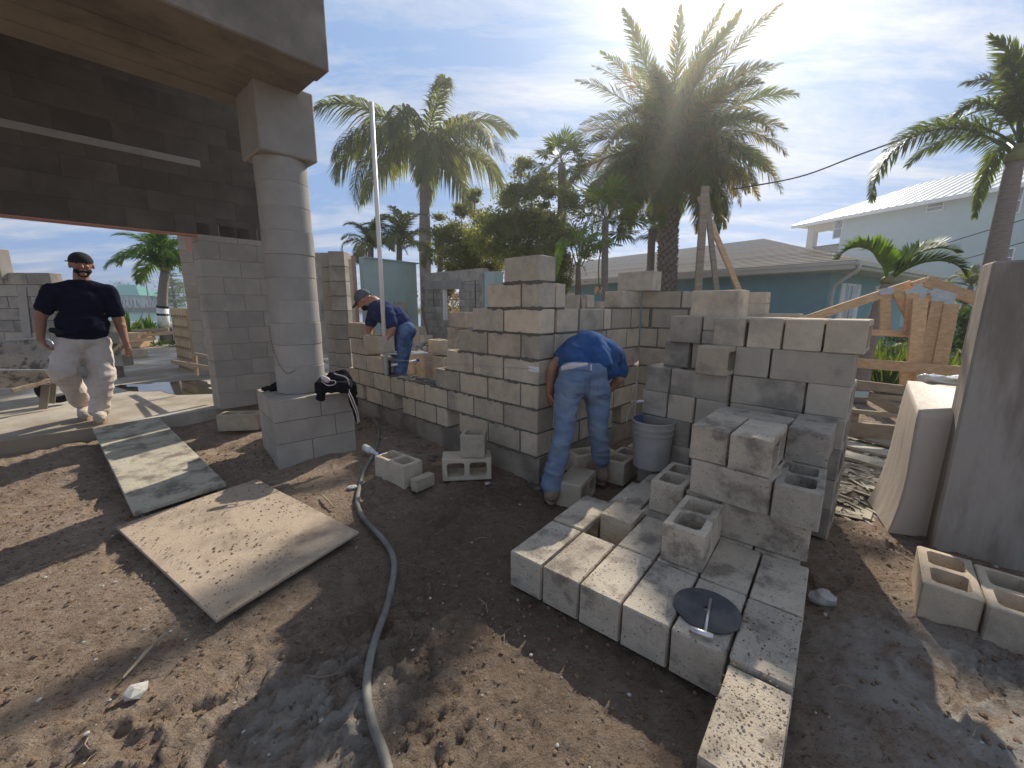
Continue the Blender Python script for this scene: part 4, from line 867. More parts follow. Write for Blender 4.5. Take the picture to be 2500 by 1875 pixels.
# ================================================================== PEOPLE
def hand(q, wrist, dirn, palm_n, side, curl=.6, s=1.0):
    """palm + four fingers + thumb. dirn = towards the fingertips, palm_n = way the palm faces, side = thumb side"""
    d = Vector(dirn).normalized(); pn = Vector(palm_n); pn = (pn-d*pn.dot(d)).normalized(); sd = d.cross(pn)*side
    w0 = Vector(wrist); capsule(q, w0-d*.01, .024*s, w0+d*.03*s, .028*s, 10)
    ell(q, w0+d*.055*s, (.045*s, .040*s, .018*s), Matrix((d, sd, pn)).transposed(), 12)
    for i, (o, L) in enumerate(((.030, .075), (.010, .083), (-.010, .077), (-.029, .060))):
        a = w0+d*(.085*s)+sd*(o*s); th = curl*(.7+.12*i); p = a; dd = d.copy(); r0 = .0092*s
        for k, f in enumerate((.45, .3, .25)):
            dd = (Matrix.Rotation(th*(.8 if k else .5), 3, pn.cross(d).normalized()) @ dd) if True else dd
            if dd.dot(pn) < (d.dot(pn)-1e-4): dd = (Matrix.Rotation(-2*th*(.8 if k else .5), 3, pn.cross(d).normalized()) @ dd)
            n_ = p+dd*(L*f*s); capsule(q, p, r0, n_, r0*.9, 8); p = n_; r0 *= .92
    t0 = w0+d*(.03*s)+sd*(.03*s); t1_ = t0+(d*.75+sd*.65+pn*.2).normalized()*.038*s; t2_ = t1_+(d*.9+sd*.15+pn*.5).normalized()*.032*s
    capsule(q, t0, .013*s, t1_, .0115*s, 8); capsule(q, t1_, .0115*s, t2_, .009*s, 8)
def boot(q, ankle, toe_dir, L=.31, z=None):
    a = Vector(ankle); t = Vector(toe_dir).normalized(); t.z = 0; t.normalize()
    capsule(q, a+UP*.03, .056, Vector((a.x, a.y, z+.05))-t*.03, .058, 12); capsule(q, Vector((a.x, a.y, z+.05))-t*.04, .055, Vector((a.x, a.y, z+.055))+t*(L-.10), .056, 12)
    capsule(q, Vector((a.x, a.y, z+.07))+t*.02, .06, Vector((a.x, a.y, z+.045))+t*(L-.09), .053, 12)
def soleof(ankle, toe_dir, z, L=.30):
    t = Vector(toe_dir); t.z = 0; t.normalize(); s_ = Vector((-t.y, t.x, 0)); a = Vector((ankle[0], ankle[1], z)); pts = []
    for k in range(20):
        th = 2*math.pi*k/20; pts.append(a+t*((L-.10)/2-.02+L*.5*math.cos(th))+s_*(.060*math.sin(th)*(1+.12*math.cos(th))))
    q = MB(); q.prism(pts, (0, 0, .024)); return q
def wrinkle(amp, ctrs, fr=60):
    def f(co, no):
        d = np.zeros(len(co))
        for c, r_, ax in ctrs:
            v = co-np.array(c); w_ = np.exp(-(v**2).sum(1)/(r_*r_)); d += w_*np.sin((v@np.array(ax))*fr+6*np.array([mnoise.noise(Vector(p)*6) for p in co]))
        return co+no*(d*amp)[:, None]
    return f
def person(name_label, loc): return root('person', name_label, 'person', loc)
# ---- man 1: walking towards the camera on the slab
X1, Y1, W1 = -4.75, 4.5, 46.5
m1 = lambda px, py, off=0: gp(px, py, X1, Y1, W1, off)
px1 = person('man in black cap, navy T-shirt and baggy white trousers walking towards the camera', (X1, Y1, .15)); I1_ = inv(px1)
rx, fy = dirv(W1), dirv(W1-90); MX = Matrix((rx, fy, UP)).transposed()
hd_ = m1(199, 648, .02); nk = m1(200, 684); sL, sR = m1(128, 712), m1(262, 712); eL, eR = m1(97, 778, .0), m1(292, 786, .02); wL, wR = m1(99, 828, .06), m1(307, 836, .10)
hpL, hpR = m1(172, 838), m1(236, 838); kL, kR = m1(152, 905, .14), m1(250, 920, .14); aL, aR = m1(203, 985, -.22), m1(243, 1004, .10); aL.z = .30; aR.z = .25
def head(q, c, fx, fr, up, s=1.0):
    mxh = Matrix((fx, fr, up)).transposed()
    ell(q, c+up*.025*s, (.076*s, .095*s, .098*s), mxh, 20); ell(q, c-up*.045*s+fr*.022*s, (.060*s, .066*s, .066*s), mxh, 16)
    capsule(q, c+fr*.088*s+up*.012*s, .010*s, c+fr*.108*s-up*.026*s, .014*s, 8); ell(q, c+fr*.080*s+up*.030*s, (.052*s, .016*s, .012*s), mxh, 10)
    for k in (-1, 1): ell(q, c+fx*(.079*k*s)-up*.002, (.010*s, .020*s, .032*s), mxh, 10); ell(q, c+fr*.078*s+fx*(.030*k*s)-up*.018*s, (.022*s, .014*s, .018*s), mxh, 10)
    capsule(q, c+fr*.086*s-fx*.018*s-up*.050*s, .008*s, c+fr*.086*s+fx*.018*s-up*.050*s, .008*s, 8); ell(q, c+fr*.074*s-up*.085*s, (.026*s, .02*s, .02*s), mxh, 10)
q = MB(); head(q, hd_, rx, fy, UP, 1.14); capsule(q, nk+UP*.07, .062, nk-UP*.05, .075)
ell(q, m1(199, 745), (.20, .12, .26), MX); capsule(q, nk-UP*.04, .07, m1(199, 830), .14)
for s_, e_, w__, sd in ((sL, eL, wL, -1), (sR, eR, wR, 1)):
    capsule(q, s_, .070, e_, .052); capsule(q, e_, .052, w__, .032); ell(q, (e_+w__)/2*.5+e_*.5, (.05, .05, .07), MX)
hand(q, wL, Vector((0, 0, -1))+rx*.35+fy*.2, rx, -1, .75); hand(q, wR, Vector((0, 0, -1))+rx*.12+fy*.1, -fy-rx*.6, -1, .55)
for a, b, c in ((hpL, kL, aL), (hpR, kR, aR)): capsule(q, a, .10, b, .065); capsule(q, b, .065, c, .045); capsule(q, c, .045, c-UP*.06, .045)
body = link('body', remesh(q, .0065, 2), 'skin', px1, I1_, smooth=True)
q = MB(); ell(q, m1(199, 738), (.215, .150, .21), MX); ell(q, m1(203, 792, .02), (.222, .185, .20), MX); capsule(q, nk-UP*.045, .085, m1(200, 735), .14); capsule(q, sL-UP*.01, .086, m1(178, 705), .10); capsule(q, sR-UP*.01, .086, m1(220, 705), .10)
capsule(q, sL, .086, sL+(eL-sL)*.62, .082); capsule(q, sR, .086, sR+(eR-sR)*.66, .082); ell(q, m1(203, 812, .0), (.215, .17, .115), MX)
link('t_shirt', remesh(q, .009, 3, .010, 7, wrinkle(.003, [(m1(240, 800, .15), .16, (.2, 0, 1)), (m1(160, 800, .15), .14, (.4, 0, 1)), (m1(135, 735), .12, (1, 0, .6)), (m1(262, 735), .12, (-1, 0, .6))], 75)), 'navy', px1, I1_, smooth=True)
q = MB(); ell(q, m1(203, 838), (.205, .150, .115), MX); capsule(q, hpL, .125, kL, .118); capsule(q, kL, .118, kL+(aL-kL)*.88, .088); capsule(q, hpR, .125, kR, .118); capsule(q, kR, .115, aR+UP*.03, .092); ell(q, aR+UP*.03+fy*.01, (.095, .095, .04), MX)
link('trousers', remesh(q, .008, 4, .014, 6, wrinkle(.0035, [(kL, .2, (.3, 0, 1)), (aR+UP*.06, .13, (0, 0, 1)), (m1(203, 860, .1), .14, (.6, 0, .6)), (kR, .2, (-.3, 0, 1))], 48)), 'pants', px1, I1_, smooth=True)
tdir = fy+rx*-.05
for a, z_ in ((aL, .155), (aR, .155)):
    q = MB(); boot(q, a, tdir, .29, z_+.02); bt = link('boot', remesh(q, .008, 2, .004, 30), 'boot_pale', px1, I1_, smooth=True); link('sole', soleof(a, tdir, z_-.003).mesh('sole'), 'sole', bt)
q = MB(); mxh = MX; ell(q, hd_+UP*.042, (.099, .118, .100), MX, 24)
me = remesh(q, .007, 1); 
bm = bmesh.new(); bm.from_mesh(me); pl_ = hd_+UP*.030; bmesh.ops.bisect_plane(bm, geom=bm.verts[:]+bm.edges[:]+bm.faces[:], plane_co=pl_, plane_no=-UP-fy*.10, clear_outer=True); bm.to_mesh(me); bm.free()
cp_ = link('cap', me, 'cap', px1, I1_, smooth=True)
q = MB(); pts = []
for k in range(13): th = math.pi*k/12; pts.append(hd_+UP*.034+(fy*.45-rx*.9).normalized()*(.080+.045*math.sin(th))+(rx*.45+fy*.9).normalized()*(.065*math.cos(th)))
q.prism(pts, (0, 0, .006)); link('bill', q.mesh('bill'), 'cap', cp_)
q = MB(); ell(q, hd_-UP*.060+fy*.034, (.074, .072, .046), MX, 16); ell(q, hd_-UP*.10+fy*.05, (.045, .040, .028), MX, 12)
link('beard', remesh(q, .007, 1, .003, 60), 'beard', px1, I1_, smooth=True)
q = MB(); capsule(q, hd_+fy*.100-rx*.02-UP*.044, .006, hd_+fy*.100+rx*.02-UP*.044, .006, 8); link('lips', q.mesh('lips'), 'skin', px1, I1_, smooth=True)
for k in (-1, 1):
    q = MB(); ell(q, hd_+fy*.092+rx*(.033*k)+UP*.016, (.013, .008, .007), MX, 10); link('eye', q.mesh('eye'), 'beard', px1, I1_, smooth=True)
    q = MB(); capsule(q, hd_+fy*.098+rx*(.018*k)+UP*.037, .005, hd_+fy*.090+rx*(.052*k)+UP*.036, .004, 8); link('eyebrow', q.mesh('eyebrow'), 'beard', px1, I1_, smooth=True)
q = MB(); capsule(q, m1(128, 806, .12), .03, m1(150, 812, .14), .028); link('belt_pouch', remesh(q, .008, 1), 'cap', px1, I1_, smooth=True)
# ---- man 2: bent double, back to the camera
m2 = lambda px, py, Y: gy(px, py, Y)
px2 = person('man in blue T-shirt and faded jeans bending double, his back to the camera', (.5, 3.0, 0)); I2_ = inv(px2)
hL, hR = m2(1388, 945, 2.98), m2(1458, 945, 3.02); kL, kR = m2(1376, 1058, 2.86), m2(1461, 1055, 3.02); aL, aR = m2(1348, 1160, 2.84), m2(1468, 1130, 3.12)
wst = m2(1425, 905, 3.06); chest = m2(1455, 862, 3.42); bk1 = m2(1432, 853, 3.22); neck = m2(1470, 900, 3.62)
shl, shr = m2(1390, 855, 3.36), m2(1502, 868, 3.40); el_, er_ = m2(1350, 898, 3.22), m2(1512, 925, 3.30); wl_, wr_ = m2(1341, 958, 3.26), m2(1490, 950, 3.36)
q = MB(); capsule(q, wst, .09, chest, .11); capsule(q, chest, .07, neck, .06); fr2 = Vector((0, .35, -.94)); head(q, m2(1470, 935, 3.68), Vector((1, 0, 0)), fr2, Vector((0, .94, .35)))
for a, b, c in ((shl, el_, wl_), (shr, er_, wr_)): capsule(q, a, .062, b, .046); capsule(q, b, .046, c, .030)
hand(q, wl_, Vector((.15, .15, -1)), Vector((1, .3, 0)), 1, .6); hand(q, wr_, Vector((-.5, .3, -1)), Vector((-1, .3, 0)), -1, .7)
for a, b, c in ((hL, kL, aL), (hR, kR, aR)): capsule(q, a, .075, b, .045); capsule(q, b, .045, c, .035)
link('body', remesh(q, .0065, 2), 'skin2', px2, I2_, smooth=True)
q = MB(); capsule(q, m2(1408, 882, 3.12), .145, m2(1450, 886, 3.12), .145); capsule(q, m2(1420, 868, 3.2), .155, m2(1445, 870, 3.2), .155); capsule(q, bk1, .155, chest, .155); capsule(q, m2(1410, 855, 3.30), .13, m2(1480, 868, 3.32), .135); capsule(q, shl, .082, shl+(el_-shl)*.42, .080); capsule(q, shr, .085, shr+(er_-shr)*.65, .085); capsule(q, m2(1455, 905, 3.15), .12, m2(1492, 905, 3.2), .07)
link('t_shirt', remesh(q, .009, 16, .010, 6, wrinkle(.005, [(m2(1420, 870, 3.05), .2, (1, 0, -.7)), (m2(1480, 880, 3.1), .2, (1, 0, .5))], 60)), 'blue', px2, I2_, smooth=True)
q = MB(); capsule(q, m2(1376, 899, 2.99), .022, m2(1395, 894, 2.962), .027); capsule(q, m2(1395, 894, 2.962), .027, m2(1432, 890, 2.958), .016); link('undershirt', remesh(q, .008, 2, .004, 14), 'undershirt', px2, I2_, smooth=True)
q = MB(); ell(q, m2(1398, 945, 3.0), (.105, .135, .125), None, 18); ell(q, m2(1452, 945, 3.02), (.105, .135, .125), None, 18); capsule(q, m2(1400, 915, 3.03), .115, m2(1448, 917, 3.03), .115)
capsule(q, hL, .108, kL, .072); capsule(q, kL, .072, m2(1358, 1140, 2.84), .072); capsule(q, m2(1353, 1145, 2.84), .072, m2(1346, 1186, 2.84), .080); capsule(q, hR, .105, kR, .072); capsule(q, kR, .073, m2(1468, 1120, 3.1), .068); capsule(q, m2(1466, 1098, 3.1), .074, m2(1466, 1112, 3.1), .076)
jn = link('jeans', remesh(q, .0075, 2, .012, 9, wrinkle(.0045, [(kL, .10, (.35, 0, 1)), (kR, .10, (.5, 0, 1)), (m2(1466, 1100, 3.05), .07, (-.3, 0, 1)), (m2(1353, 1130, 2.8), .06, (.4, 0, 1)), (m2(1425, 985, 2.95), .08, (1, 0, .4))], 70)), 'jeans', px2, I2_, smooth=True)
def patch(px0, px1, py0, py1, Y, m_, nm, par_, thk=.003, off=0):
    a = [m2(px0, py0, Y), m2(px1, py0+off, Y), m2(px1-4, py1+off, Y), m2((px0+px1)/2, py1+8+off, Y), m2(px0+5, py1, Y)]; qq = MB(); qq.prism(a, (0, thk, 0)); return link(nm, qq.mesh(nm), m_, par_)
M['jeans_pocket'] = mat('jeans_pocket', (.10, .165, .28), .2, 5, .95, .5, 160)
def stitch(nm, P, par_, r_=.0022, m_='jeans2'):
    """seam lines pressed on the cloth"""
    tree = None; me = jn.data; import mathutils; bvh = mathutils.bvhtree.BVHTree.FromPolygons([v.co[:] for v in me.vertices], [p.vertices[:] for p in me.polygons]); out = []
    for px, py in P:
        o_ = Vector((0, 0, EYE)); d = ray(px, py).normalized(); h_ = bvh.ray_cast(o_, d)
        if h_[0] is not None: out.append(h_[0]-d*.002)
    if len(out) > 1: qq = MB(); qq.tube(smooth([tuple(p) for p in out], 4), r_, 5); return link(nm, qq.mesh(nm), m_, par_)
stitch('pocket_seam', [(1371, 922), (1400, 930), (1419, 933), (1416, 965), (1400, 972), (1382, 968), (1374, 955)], jn); stitch('pocket_seam', [(1458, 938), (1490, 941), (1489, 962), (1478, 975), (1462, 968), (1459, 940)], jn)
stitch('centre_seam', [(1442, 915), (1440, 940), (1436, 965), (1433, 985)], jn); stitch('waistband_seam', [(1374, 905), (1400, 903), (1440, 906), (1480, 915)], jn); stitch('belt_loop', [(1443, 890), (1443, 905)], jn, .006, 'undershirt')
for a, z_, td in ((Vector((aL.x, 2.84, 0)), .02, Vector((.12, 1, 0))), (Vector((aR.x, 3.14, 0)), .035, Vector((-.2, 1, 0)))):
    q = MB(); boot(q, Vector((a.x, a.y, z_+.10)), td, .29, z_+.01); bt = link('boot', remesh(q, .008, 2, .004, 30), 'boot', px2, I2_, smooth=True); link('sole', soleof(a, td, z_-.01).mesh('sole'), 'sole', bt)
# ---- man 3: behind the low wall, setting a block
px3 = person('man in grey cap and dark blue T-shirt setting a block behind the low wall', (-1.2, 5.0, 0)); I3_ = inv(px3)
YY = 5.0; m3 = lambda px, py, Y=5.0: gy(px, py, Y)
fwd = Vector((-.80, -.1, -.60)).normalized(); upv = Vector((-.60, -.05, .80)).normalized(); sdv = fwd.cross(upv)
hd3 = m3(889, 733); nk3 = m3(912, 738); s1, s2_ = m3(912, 765, 5.12), m3(945, 762, 4.86); e1, e2 = m3(902, 802, 5.1), m3(958, 800, 4.8); w1, w2_ = m3(903, 832, 4.98), m3(944, 828, 4.75)
hp3 = m3(990, 812); lw1, lw2 = m3(985, 812, 5.1), m3(988, 812, 4.92)
q = MB(); head(q, hd3, sdv, fwd, upv, 1.0); capsule(q, hd3+Vector((.03, 0, -.03)), .06, nk3, .065); capsule(q, nk3, .08, hp3, .12)
for a, b, c in ((s1, e1, w1), (s2_, e2, w2_)): capsule(q, a, .06, b, .047); capsule(q, b, .047, c, .031)
hand(q, w1, Vector((.3, -.1, -1)), Vector((1, 0, 0)), 1, .7); hand(q, w2_, Vector((-.4, -.1, -1)), Vector((-1, 0, 0)), 1, .7)
kn1, kn2 = m3(965, 905, 5.12), m3(978, 905, 4.9)
for a, b in ((lw1, kn1), (lw2, kn2)): capsule(q, a, .10, b, .06); capsule(q, b, .06, Vector((b.x+.03, b.y, .12)), .045)
link('body', remesh(q, .007, 2), 'skin2', px3, I3_, smooth=True)
q = MB(); capsule(q, m3(925, 757), .135, m3(962, 775), .15); capsule(q, m3(962, 775), .15, m3(988, 800), .125); capsule(q, s1, .08, s1+(e1-s1)*.55, .078); capsule(q, s2_, .085, s2_+(e2-s2_)*.75, .08); capsule(q, nk3+Vector((.03, 0, -.03)), .085, m3(940, 760), .13)
link('t_shirt', remesh(q, .009, 3, .008, 9, wrinkle(.004, [(m3(975, 785), .15, (1, 0, .6)), (m3(950, 775, 4.85), .12, (1, 0, -.3))], 70)), 'navy2', px3, I3_, smooth=True)
q = MB(); capsule(q, m3(990, 808, 5.06), .12, m3(992, 808, 4.95), .12); capsule(q, lw1, .115, kn1, .08); capsule(q, lw2, .115, kn2, .08); capsule(q, kn1, .08, Vector((kn1.x+.03, kn1.y, .15)), .07); capsule(q, kn2, .08, Vector((kn2.x+.03, kn2.y, .15)), .07)
link('jeans', remesh(q, .009, 3, .008, 9, wrinkle(.005, [(m3(985, 830), .15, (1, 0, .8))], 60)), 'jeans2', px3, I3_, smooth=True)
q = MB(); ell(q, hd3+upv*.035-fwd*.01, (.088, .108, .10), Matrix((sdv, fwd, upv)).transposed(), 20); me = remesh(q, .007, 1)
bm = bmesh.new(); bm.from_mesh(me); bmesh.ops.bisect_plane(bm, geom=bm.verts[:]+bm.edges[:]+bm.faces[:], plane_co=hd3+upv*.015, plane_no=-upv, clear_outer=True); bm.to_mesh(me); bm.free(); c3_ = link('cap', me, 'capgrey', px3, I3_, smooth=True)
q = MB(); pts = []
for k in range(13): th = math.pi*k/12; pts.append(hd3+upv*.025+fwd*(.075+.095*math.sin(th))+sdv*(.078*math.cos(th))-upv*(.02*math.sin(th)))
q.prism(pts, upv*.006); link('bill', q.mesh('bill'), 'capgrey', c3_)
q = MB(); ell(q, hd3-upv*.07+fwd*.03, (.062, .062, .045), Matrix((sdv, fwd, upv)).transposed(), 14); link('beard', remesh(q, .008, 1), 'beard', px3, I3_, smooth=True)
# the block he is setting
bcn = m3(925, 838, 4.86); loose(bcn, dl, UP, 'pale block held in the hands of the man behind the low wall', 'single blocks lying on the dirt', L=.39, mt='block')
# ================================================================== BACKGROUND BUILDINGS AND WALLS
def thing_box(parent, name, c, size, yaw, m, bev=.006, label=None):
    q = MB(); q.box(c, size, Matrix.Rotation(R(yaw), 3, 'Z')); return link(name, q.bevel(name, bev) if bev else q.mesh(name), m, parent, inv(parent) if parent else None, label)
def planebox(parent, name, px0, px1, pyt, pyb, x0, y0, yaw, m, th=.05, off=0, bev=.003, z0=None, label=None):
    """upright panel on the plane, its picture extent taken at px0/px1"""
    a = gp(px0, pyt, x0, y0, yaw, off); b = gp(px1, pyb, x0, y0, yaw, off); d = dirv(yaw); n = Vector((-d.y, d.x, 0))
    if n.dot(ray((px0+px1)/2, pyt)) < 0: n = -n
    zt = a.z; zb = b.z if z0 is None else z0; w_ = abs((b-a).dot(d)); c = Vector(((a.x+b.x)/2, (a.y+b.y)/2, (zt+zb)/2))+n*(th/2)
    q = MB(); q.box(c, (w_, th, zt-zb), Matrix((d, n, UP)).transposed()); return link(name, q.bevel(name, bev) if bev else q.mesh(name), m, parent, inv(parent) if parent else None, label)
# mint garden wall with pink panel (W2)
y2 = 55.3; x2, yy2 = gy(782, 614, 10.9).x, 10.9
w2 = root('mint_garden_wall', 'mint green rendered wall with a pink panel, behind the man in the grey cap', 'garden wall', (x2, yy2, 0))
planebox(w2, 'mint_panel', 886, 1026, 628, 900, x2, yy2, y2, 'mint', .2, z0=0); planebox(w2, 'pink_panel', 840, 886, 622, 900, x2, yy2, y2, 'panelpink', .2, .01, z0=0); planebox(w2, 'bare_panel', 770, 840, 616, 900, x2, yy2, y2, 'block_old', .2, z0=0)
planebox(w2, 'coping', 889, 1026, 629, 642, x2, yy2, y2, 'mint', .22, .05)
planebox(None, 'leaning_sheet', 962, 1000, 738, 860, x2, yy2, y2, 'rampw', .03, .25); o = bpy.data.objects['leaning_sheet']; o['label'] = 'weathered grey sheet leaning on the mint wall behind the bending man'; o['category'] = 'sheet'
# window wall (W3)
x3, y3 = gy(1027, 690, 13.3).x, 13.3; yw3 = -45
w3 = root('window_block_wall', 'grey block wall with a small open window hole, behind the stepped wall', 'block wall', (x3, y3, 0)); IW3 = inv(w3)
d3 = dirv(yw3); n3 = Vector((-d3.y, d3.x, 0)); L3 = (gp(1178, 700, x3, y3, yw3)-Vector((x3, y3, 0))).dot(d3)
wa = (gp(1080, 740, x3, y3, yw3)-Vector((x3, y3, 0))).dot(d3); wb_ = (gp(1121, 740, x3, y3, yw3)-Vector((x3, y3, 0))).dot(d3); wzt = gp(1100, 705, x3, y3, yw3).z; wzb = gp(1100, 786, x3, y3, yw3).z
z = 0; k = 0; top3 = 2.42
while z < top3-.05:
    u = 0-(.2 if k % 2 else 0)
    while u < L3:
        a, b = max(0, u), min(L3, u+.4064); u += .4064
        if b-a < .05: continue
        if z+.1 > wzb and z < wzt-.1:
            if a < wa < b: b = wa
            if a < wb_ < b: a = wb_
            if a >= wa-.01 and b <= wb_+.01: continue
            if b-a < .04: continue
        q = MB(); q.box(Vector((x3, y3, 0))+d3*((a+b)/2)+n3*.1+UP*(z+.1016), (b-a-.008, .2, .195), Matrix((d3, n3, UP)).transposed()); link('block', q.bevel('block', .003), 'block_old', w3, IW3)
    z += .2032; k += 1
for a, b, zz0_, zz1_ in ((0, wa, 0, top3), (wb_, L3, 0, top3), (wa, wb_, 0, wzb), (wa, wb_, wzt, top3)):
    q = MB(); q.box(Vector((x3, y3, 0))+d3*((a+b)/2)+n3*.1+UP*((zz0_+zz1_)/2), (b-a-.012, .188, zz1_-zz0_-.02), Matrix((d3, n3, UP)).transposed()); link('mortar', q.mesh('mortar'), 'mortar', w3, IW3)
planebox(w3, 'lintel', 1034, 1127, 688, 704, x3, y3, yw3, 'stucco', .22, .03); planebox(w3, 'cap_beam', 1030, 1178, 671, 684, x3, y3, yw3, 'block_old', .24, .02)
planebox(w3, 'frame', 1080, 1087, 706, 786, x3, y3, yw3, 'white', .1, -.02)
for px in (1057, 1159): planebox(w3, 'control_joint', px, px+2, 680, 750, x3, y3, yw3, 'dark', .02, .012, 0)
x4, y4 = gy(1195, 700, 9.6).x, 9.6
p4_ = root('mint_pilaster', 'narrow mint painted pier stub standing right of the window wall', 'pier', (x4, y4, 0)); planebox(p4_, 'mint_face', 1182, 1207, 664, 800, x4, y4, -42, 'mint', .3, z0=0); planebox(p4_, 'block_end', 1170, 1182, 668, 800, x4, y4, -42, 'block_old', .3, z0=0)
# near block pillar behind the column
x5, y5 = gy(829, 700, 5.9).x, 5.9
p5 = root('block_pillar', 'free-standing grey block pillar between the round column and the grey-capped man', 'pillar', (x5, y5, 0)); I5 = inv(p5); rg = random.Random(2)
z = -.05; k = 0
while z < 2.0:
    for (u0, u1, m_, hgt) in ((-.11, .11, 'block_old', 2.12), (-.29, -.115, 'stucco', 2.12)):
        q = MB(); d = dirv(3); n = Vector((-d.y, d.x, 0)); q.box(Vector((x5, y5, z+.1016))+d*((u0+u1)/2)+n*(.1+(u0 < -.2)*.12), (u1-u0-.006, .2+.1*(u0 > -.2), .196), Matrix((d, n, UP)).transposed()); link('block', q.bevel('block', .004), m_, p5, I5)
    z += .2032; k += 1
q = MB(); q.box((x5, y5+.13, 1.05), (.20, .25, 2.1)); link('mortar', q.mesh('mortar'), 'mortar', p5, I5)
# mortar heap on a board, blocks near it
mh = root('mortar_heap', 'heap of lumpy grey mortar on a board raised on blocks behind the low wall', 'mortar heap', gy(1045, 860, 6.2)); IM_ = inv(mh); rg = random.Random(6)
q = MB(); c = gy(1045, 858, 6.2)
for i in range(420):
    a = rg.uniform(0, 6.28); r_ = rg.random()**.6; q.blob(c+Vector((r_*.36*math.cos(a), r_*.3*math.sin(a), .14*(1-r_)+rg.uniform(-.01, .02))), rg.uniform(.012, .034), rg, 1)
o = link('lumps', q.mesh('lumps'), 'block_old', mh, IM_); o['kind'] = 'stuff'
q = MB(); q.box(c-UP*.03, (.95, .7, .03)); link('board', q.bevel('board', .004), 'wood_grey', mh, IM_)
GB2 = 'blocks standing behind the low wall'
def bb(px0, px1, pyt, pyb, Y, lab, **k):
    a, b = gy(px0, pyb, Y), gy(px1, pyb, Y); t_ = gy(px0, pyt, Y); d = dirv(-42); hh = t_.z-a.z; L = (b.x-a.x)/.74; c = (a+b)/2+Vector((0, .1, hh/2)); return loose(c, d, UP, lab, GB2, L=L, W=.2, H=hh, mt='block', **k)
bb(1052, 1100, 831, 866, 5.6, 'dark hollow block standing open behind the stepped wall, right of the mortar heap', cells=2)
bb(1028, 1051, 864, 925, 5.5, 'upright block under the mortar board, left one', cells=1); bb(1052, 1098, 872, 925, 5.45, 'pale block below the dark hollow block behind the stepped wall', cells=2)
bb(1000, 1024, 860, 915, 5.7, 'block with a dark open cell under the left of the mortar board', cells=1)
bb(1104, 1152, 762, 800, 5.0, 'sunlit block behind the left steps of the new wall, upper one', cells=2); bb(1104, 1125, 800, 850, 5.0, 'weathered block under the sunlit one behind the stepped wall', cells=1)
for k, (px0, px1, pt, pb2, Y) in enumerate(((1003, 1020, 800, 826, 8.5), (1016, 1034, 798, 845, 8.2), (1032, 1046, 819, 850, 7.8))): bb(px0, px1, pt, pb2, Y, ['small dark tub behind the man setting a block', 'dark upright block in front of the window wall', 'dark bucket-like tub beside the leaning plank'][k], cells=1)
q = MB(); q.beam(gy(1030, 750, 8.2), gy(1046, 820, 7.9), .05, .03); link('leaning_plank', q.mesh('leaning_plank'), 'wood_dark', None, None, 'thin dark plank leaning against the window wall', 'plank')
for k, (px0, px1, pt, pb2, Y) in enumerate(((1383, 1420, 720, 760, 6.2), (1420, 1443, 720, 750, 6.3), (1443, 1475, 736, 752, 6.6), (1475, 1495, 736, 752, 6.6), (1495, 1518, 737, 752, 6.6))):
    bb(px0, px1, pt, pb2, Y, ['dark hollow block beyond the wall corner, below the banana leaves', 'block with a chamfered side beside the dark hollow one', 'low block in the far row beyond the wall, first', 'low block in the far row beyond the wall, second', 'low block in the far row beyond the wall, third'][k])
bb(1825, 1875, 713, 741, 4.6, 'half block with a sunlit edge beyond the stepped stack, upper one', cells=1); bb(1823, 1872, 741, 766, 4.6, 'half block beneath the sunlit-edged one beyond the stepped stack', cells=1); bb(1822, 1935, 765, 800, 4.0, 'long open block behind the top of the right stack', cells=2)
q = MB(); q.box(gy(1810, 755, 4.9), (.09, .09, .14)); q.beam(gy(1800, 748, 4.9), gy(1828, 726, 4.9), .02, .02); link('blue_tool', q.mesh('blue_tool'), 'capgrey', None, None, 'dark blue grouting tool lying beyond the crowning block', 'hand tool')
# ------------------------------------------------------------------ teal house
ze = 2.62
K0 = gz(2088, 637, ze); K1 = gz(1380, 687, ze); dh = (K1-K0); dh.z = 0; Lh = dh.length; dh.normalize(); nb = Vector((dh.y, -dh.x, 0))
if nb.y < 0: nb = -nb
th_ = root('teal_house', 'single storey teal house with shingle roof and cream eaves behind the block stacks', 'house', K0.xy.to_3d()); IT_ = inv(th_)
MXH = Matrix((dh, nb, UP)).transposed()
def H(a, b, z): return Vector((K0.x, K0.y, 0))+dh*a+nb*b+UP*z
def hbox(name, a0, a1, b_0, b_1, z0, z1, m, bev=0, par=None, lab=None):
    q = MB(); q.box(H((a0+a1)/2, (b_0+b_1)/2, (z0+z1)/2), (abs(a1-a0), abs(b_1-b_0), z1-z0), MXH); return link(name, q.bevel(name, bev) if bev else q.mesh(name), m, par or th_, IT_ if par is None else None, lab)
Lw = Lh+4
hbox('wall', .75, Lw, .75, 8, 0, ze-.02, 'teal'); hbox('fascia', -.02, Lw, -.02, .04, ze-.19, ze+.0, 'soffit'); hbox('soffit', .05, Lw, .05, .80, ze-.20, ze-.17, 'soffit'); hbox('gutter_lip', -.03, Lw, -.06, -.02, ze-.07, ze+.015, 'soffit')
hbox('side_fascia', -.02, .04, .0, 9, ze-.19, ze, 'soffit'); hbox('side_soffit', .05, .80, .8, 9, ze-.20, ze-.17, 'soffit'); hbox('side_gutter', -.11, -.03, -.02, 9, ze-.10, ze+.01, 'soffit')
rs = .33 # roof pitch, hip at the right end
nrow = 26; run = 4.6
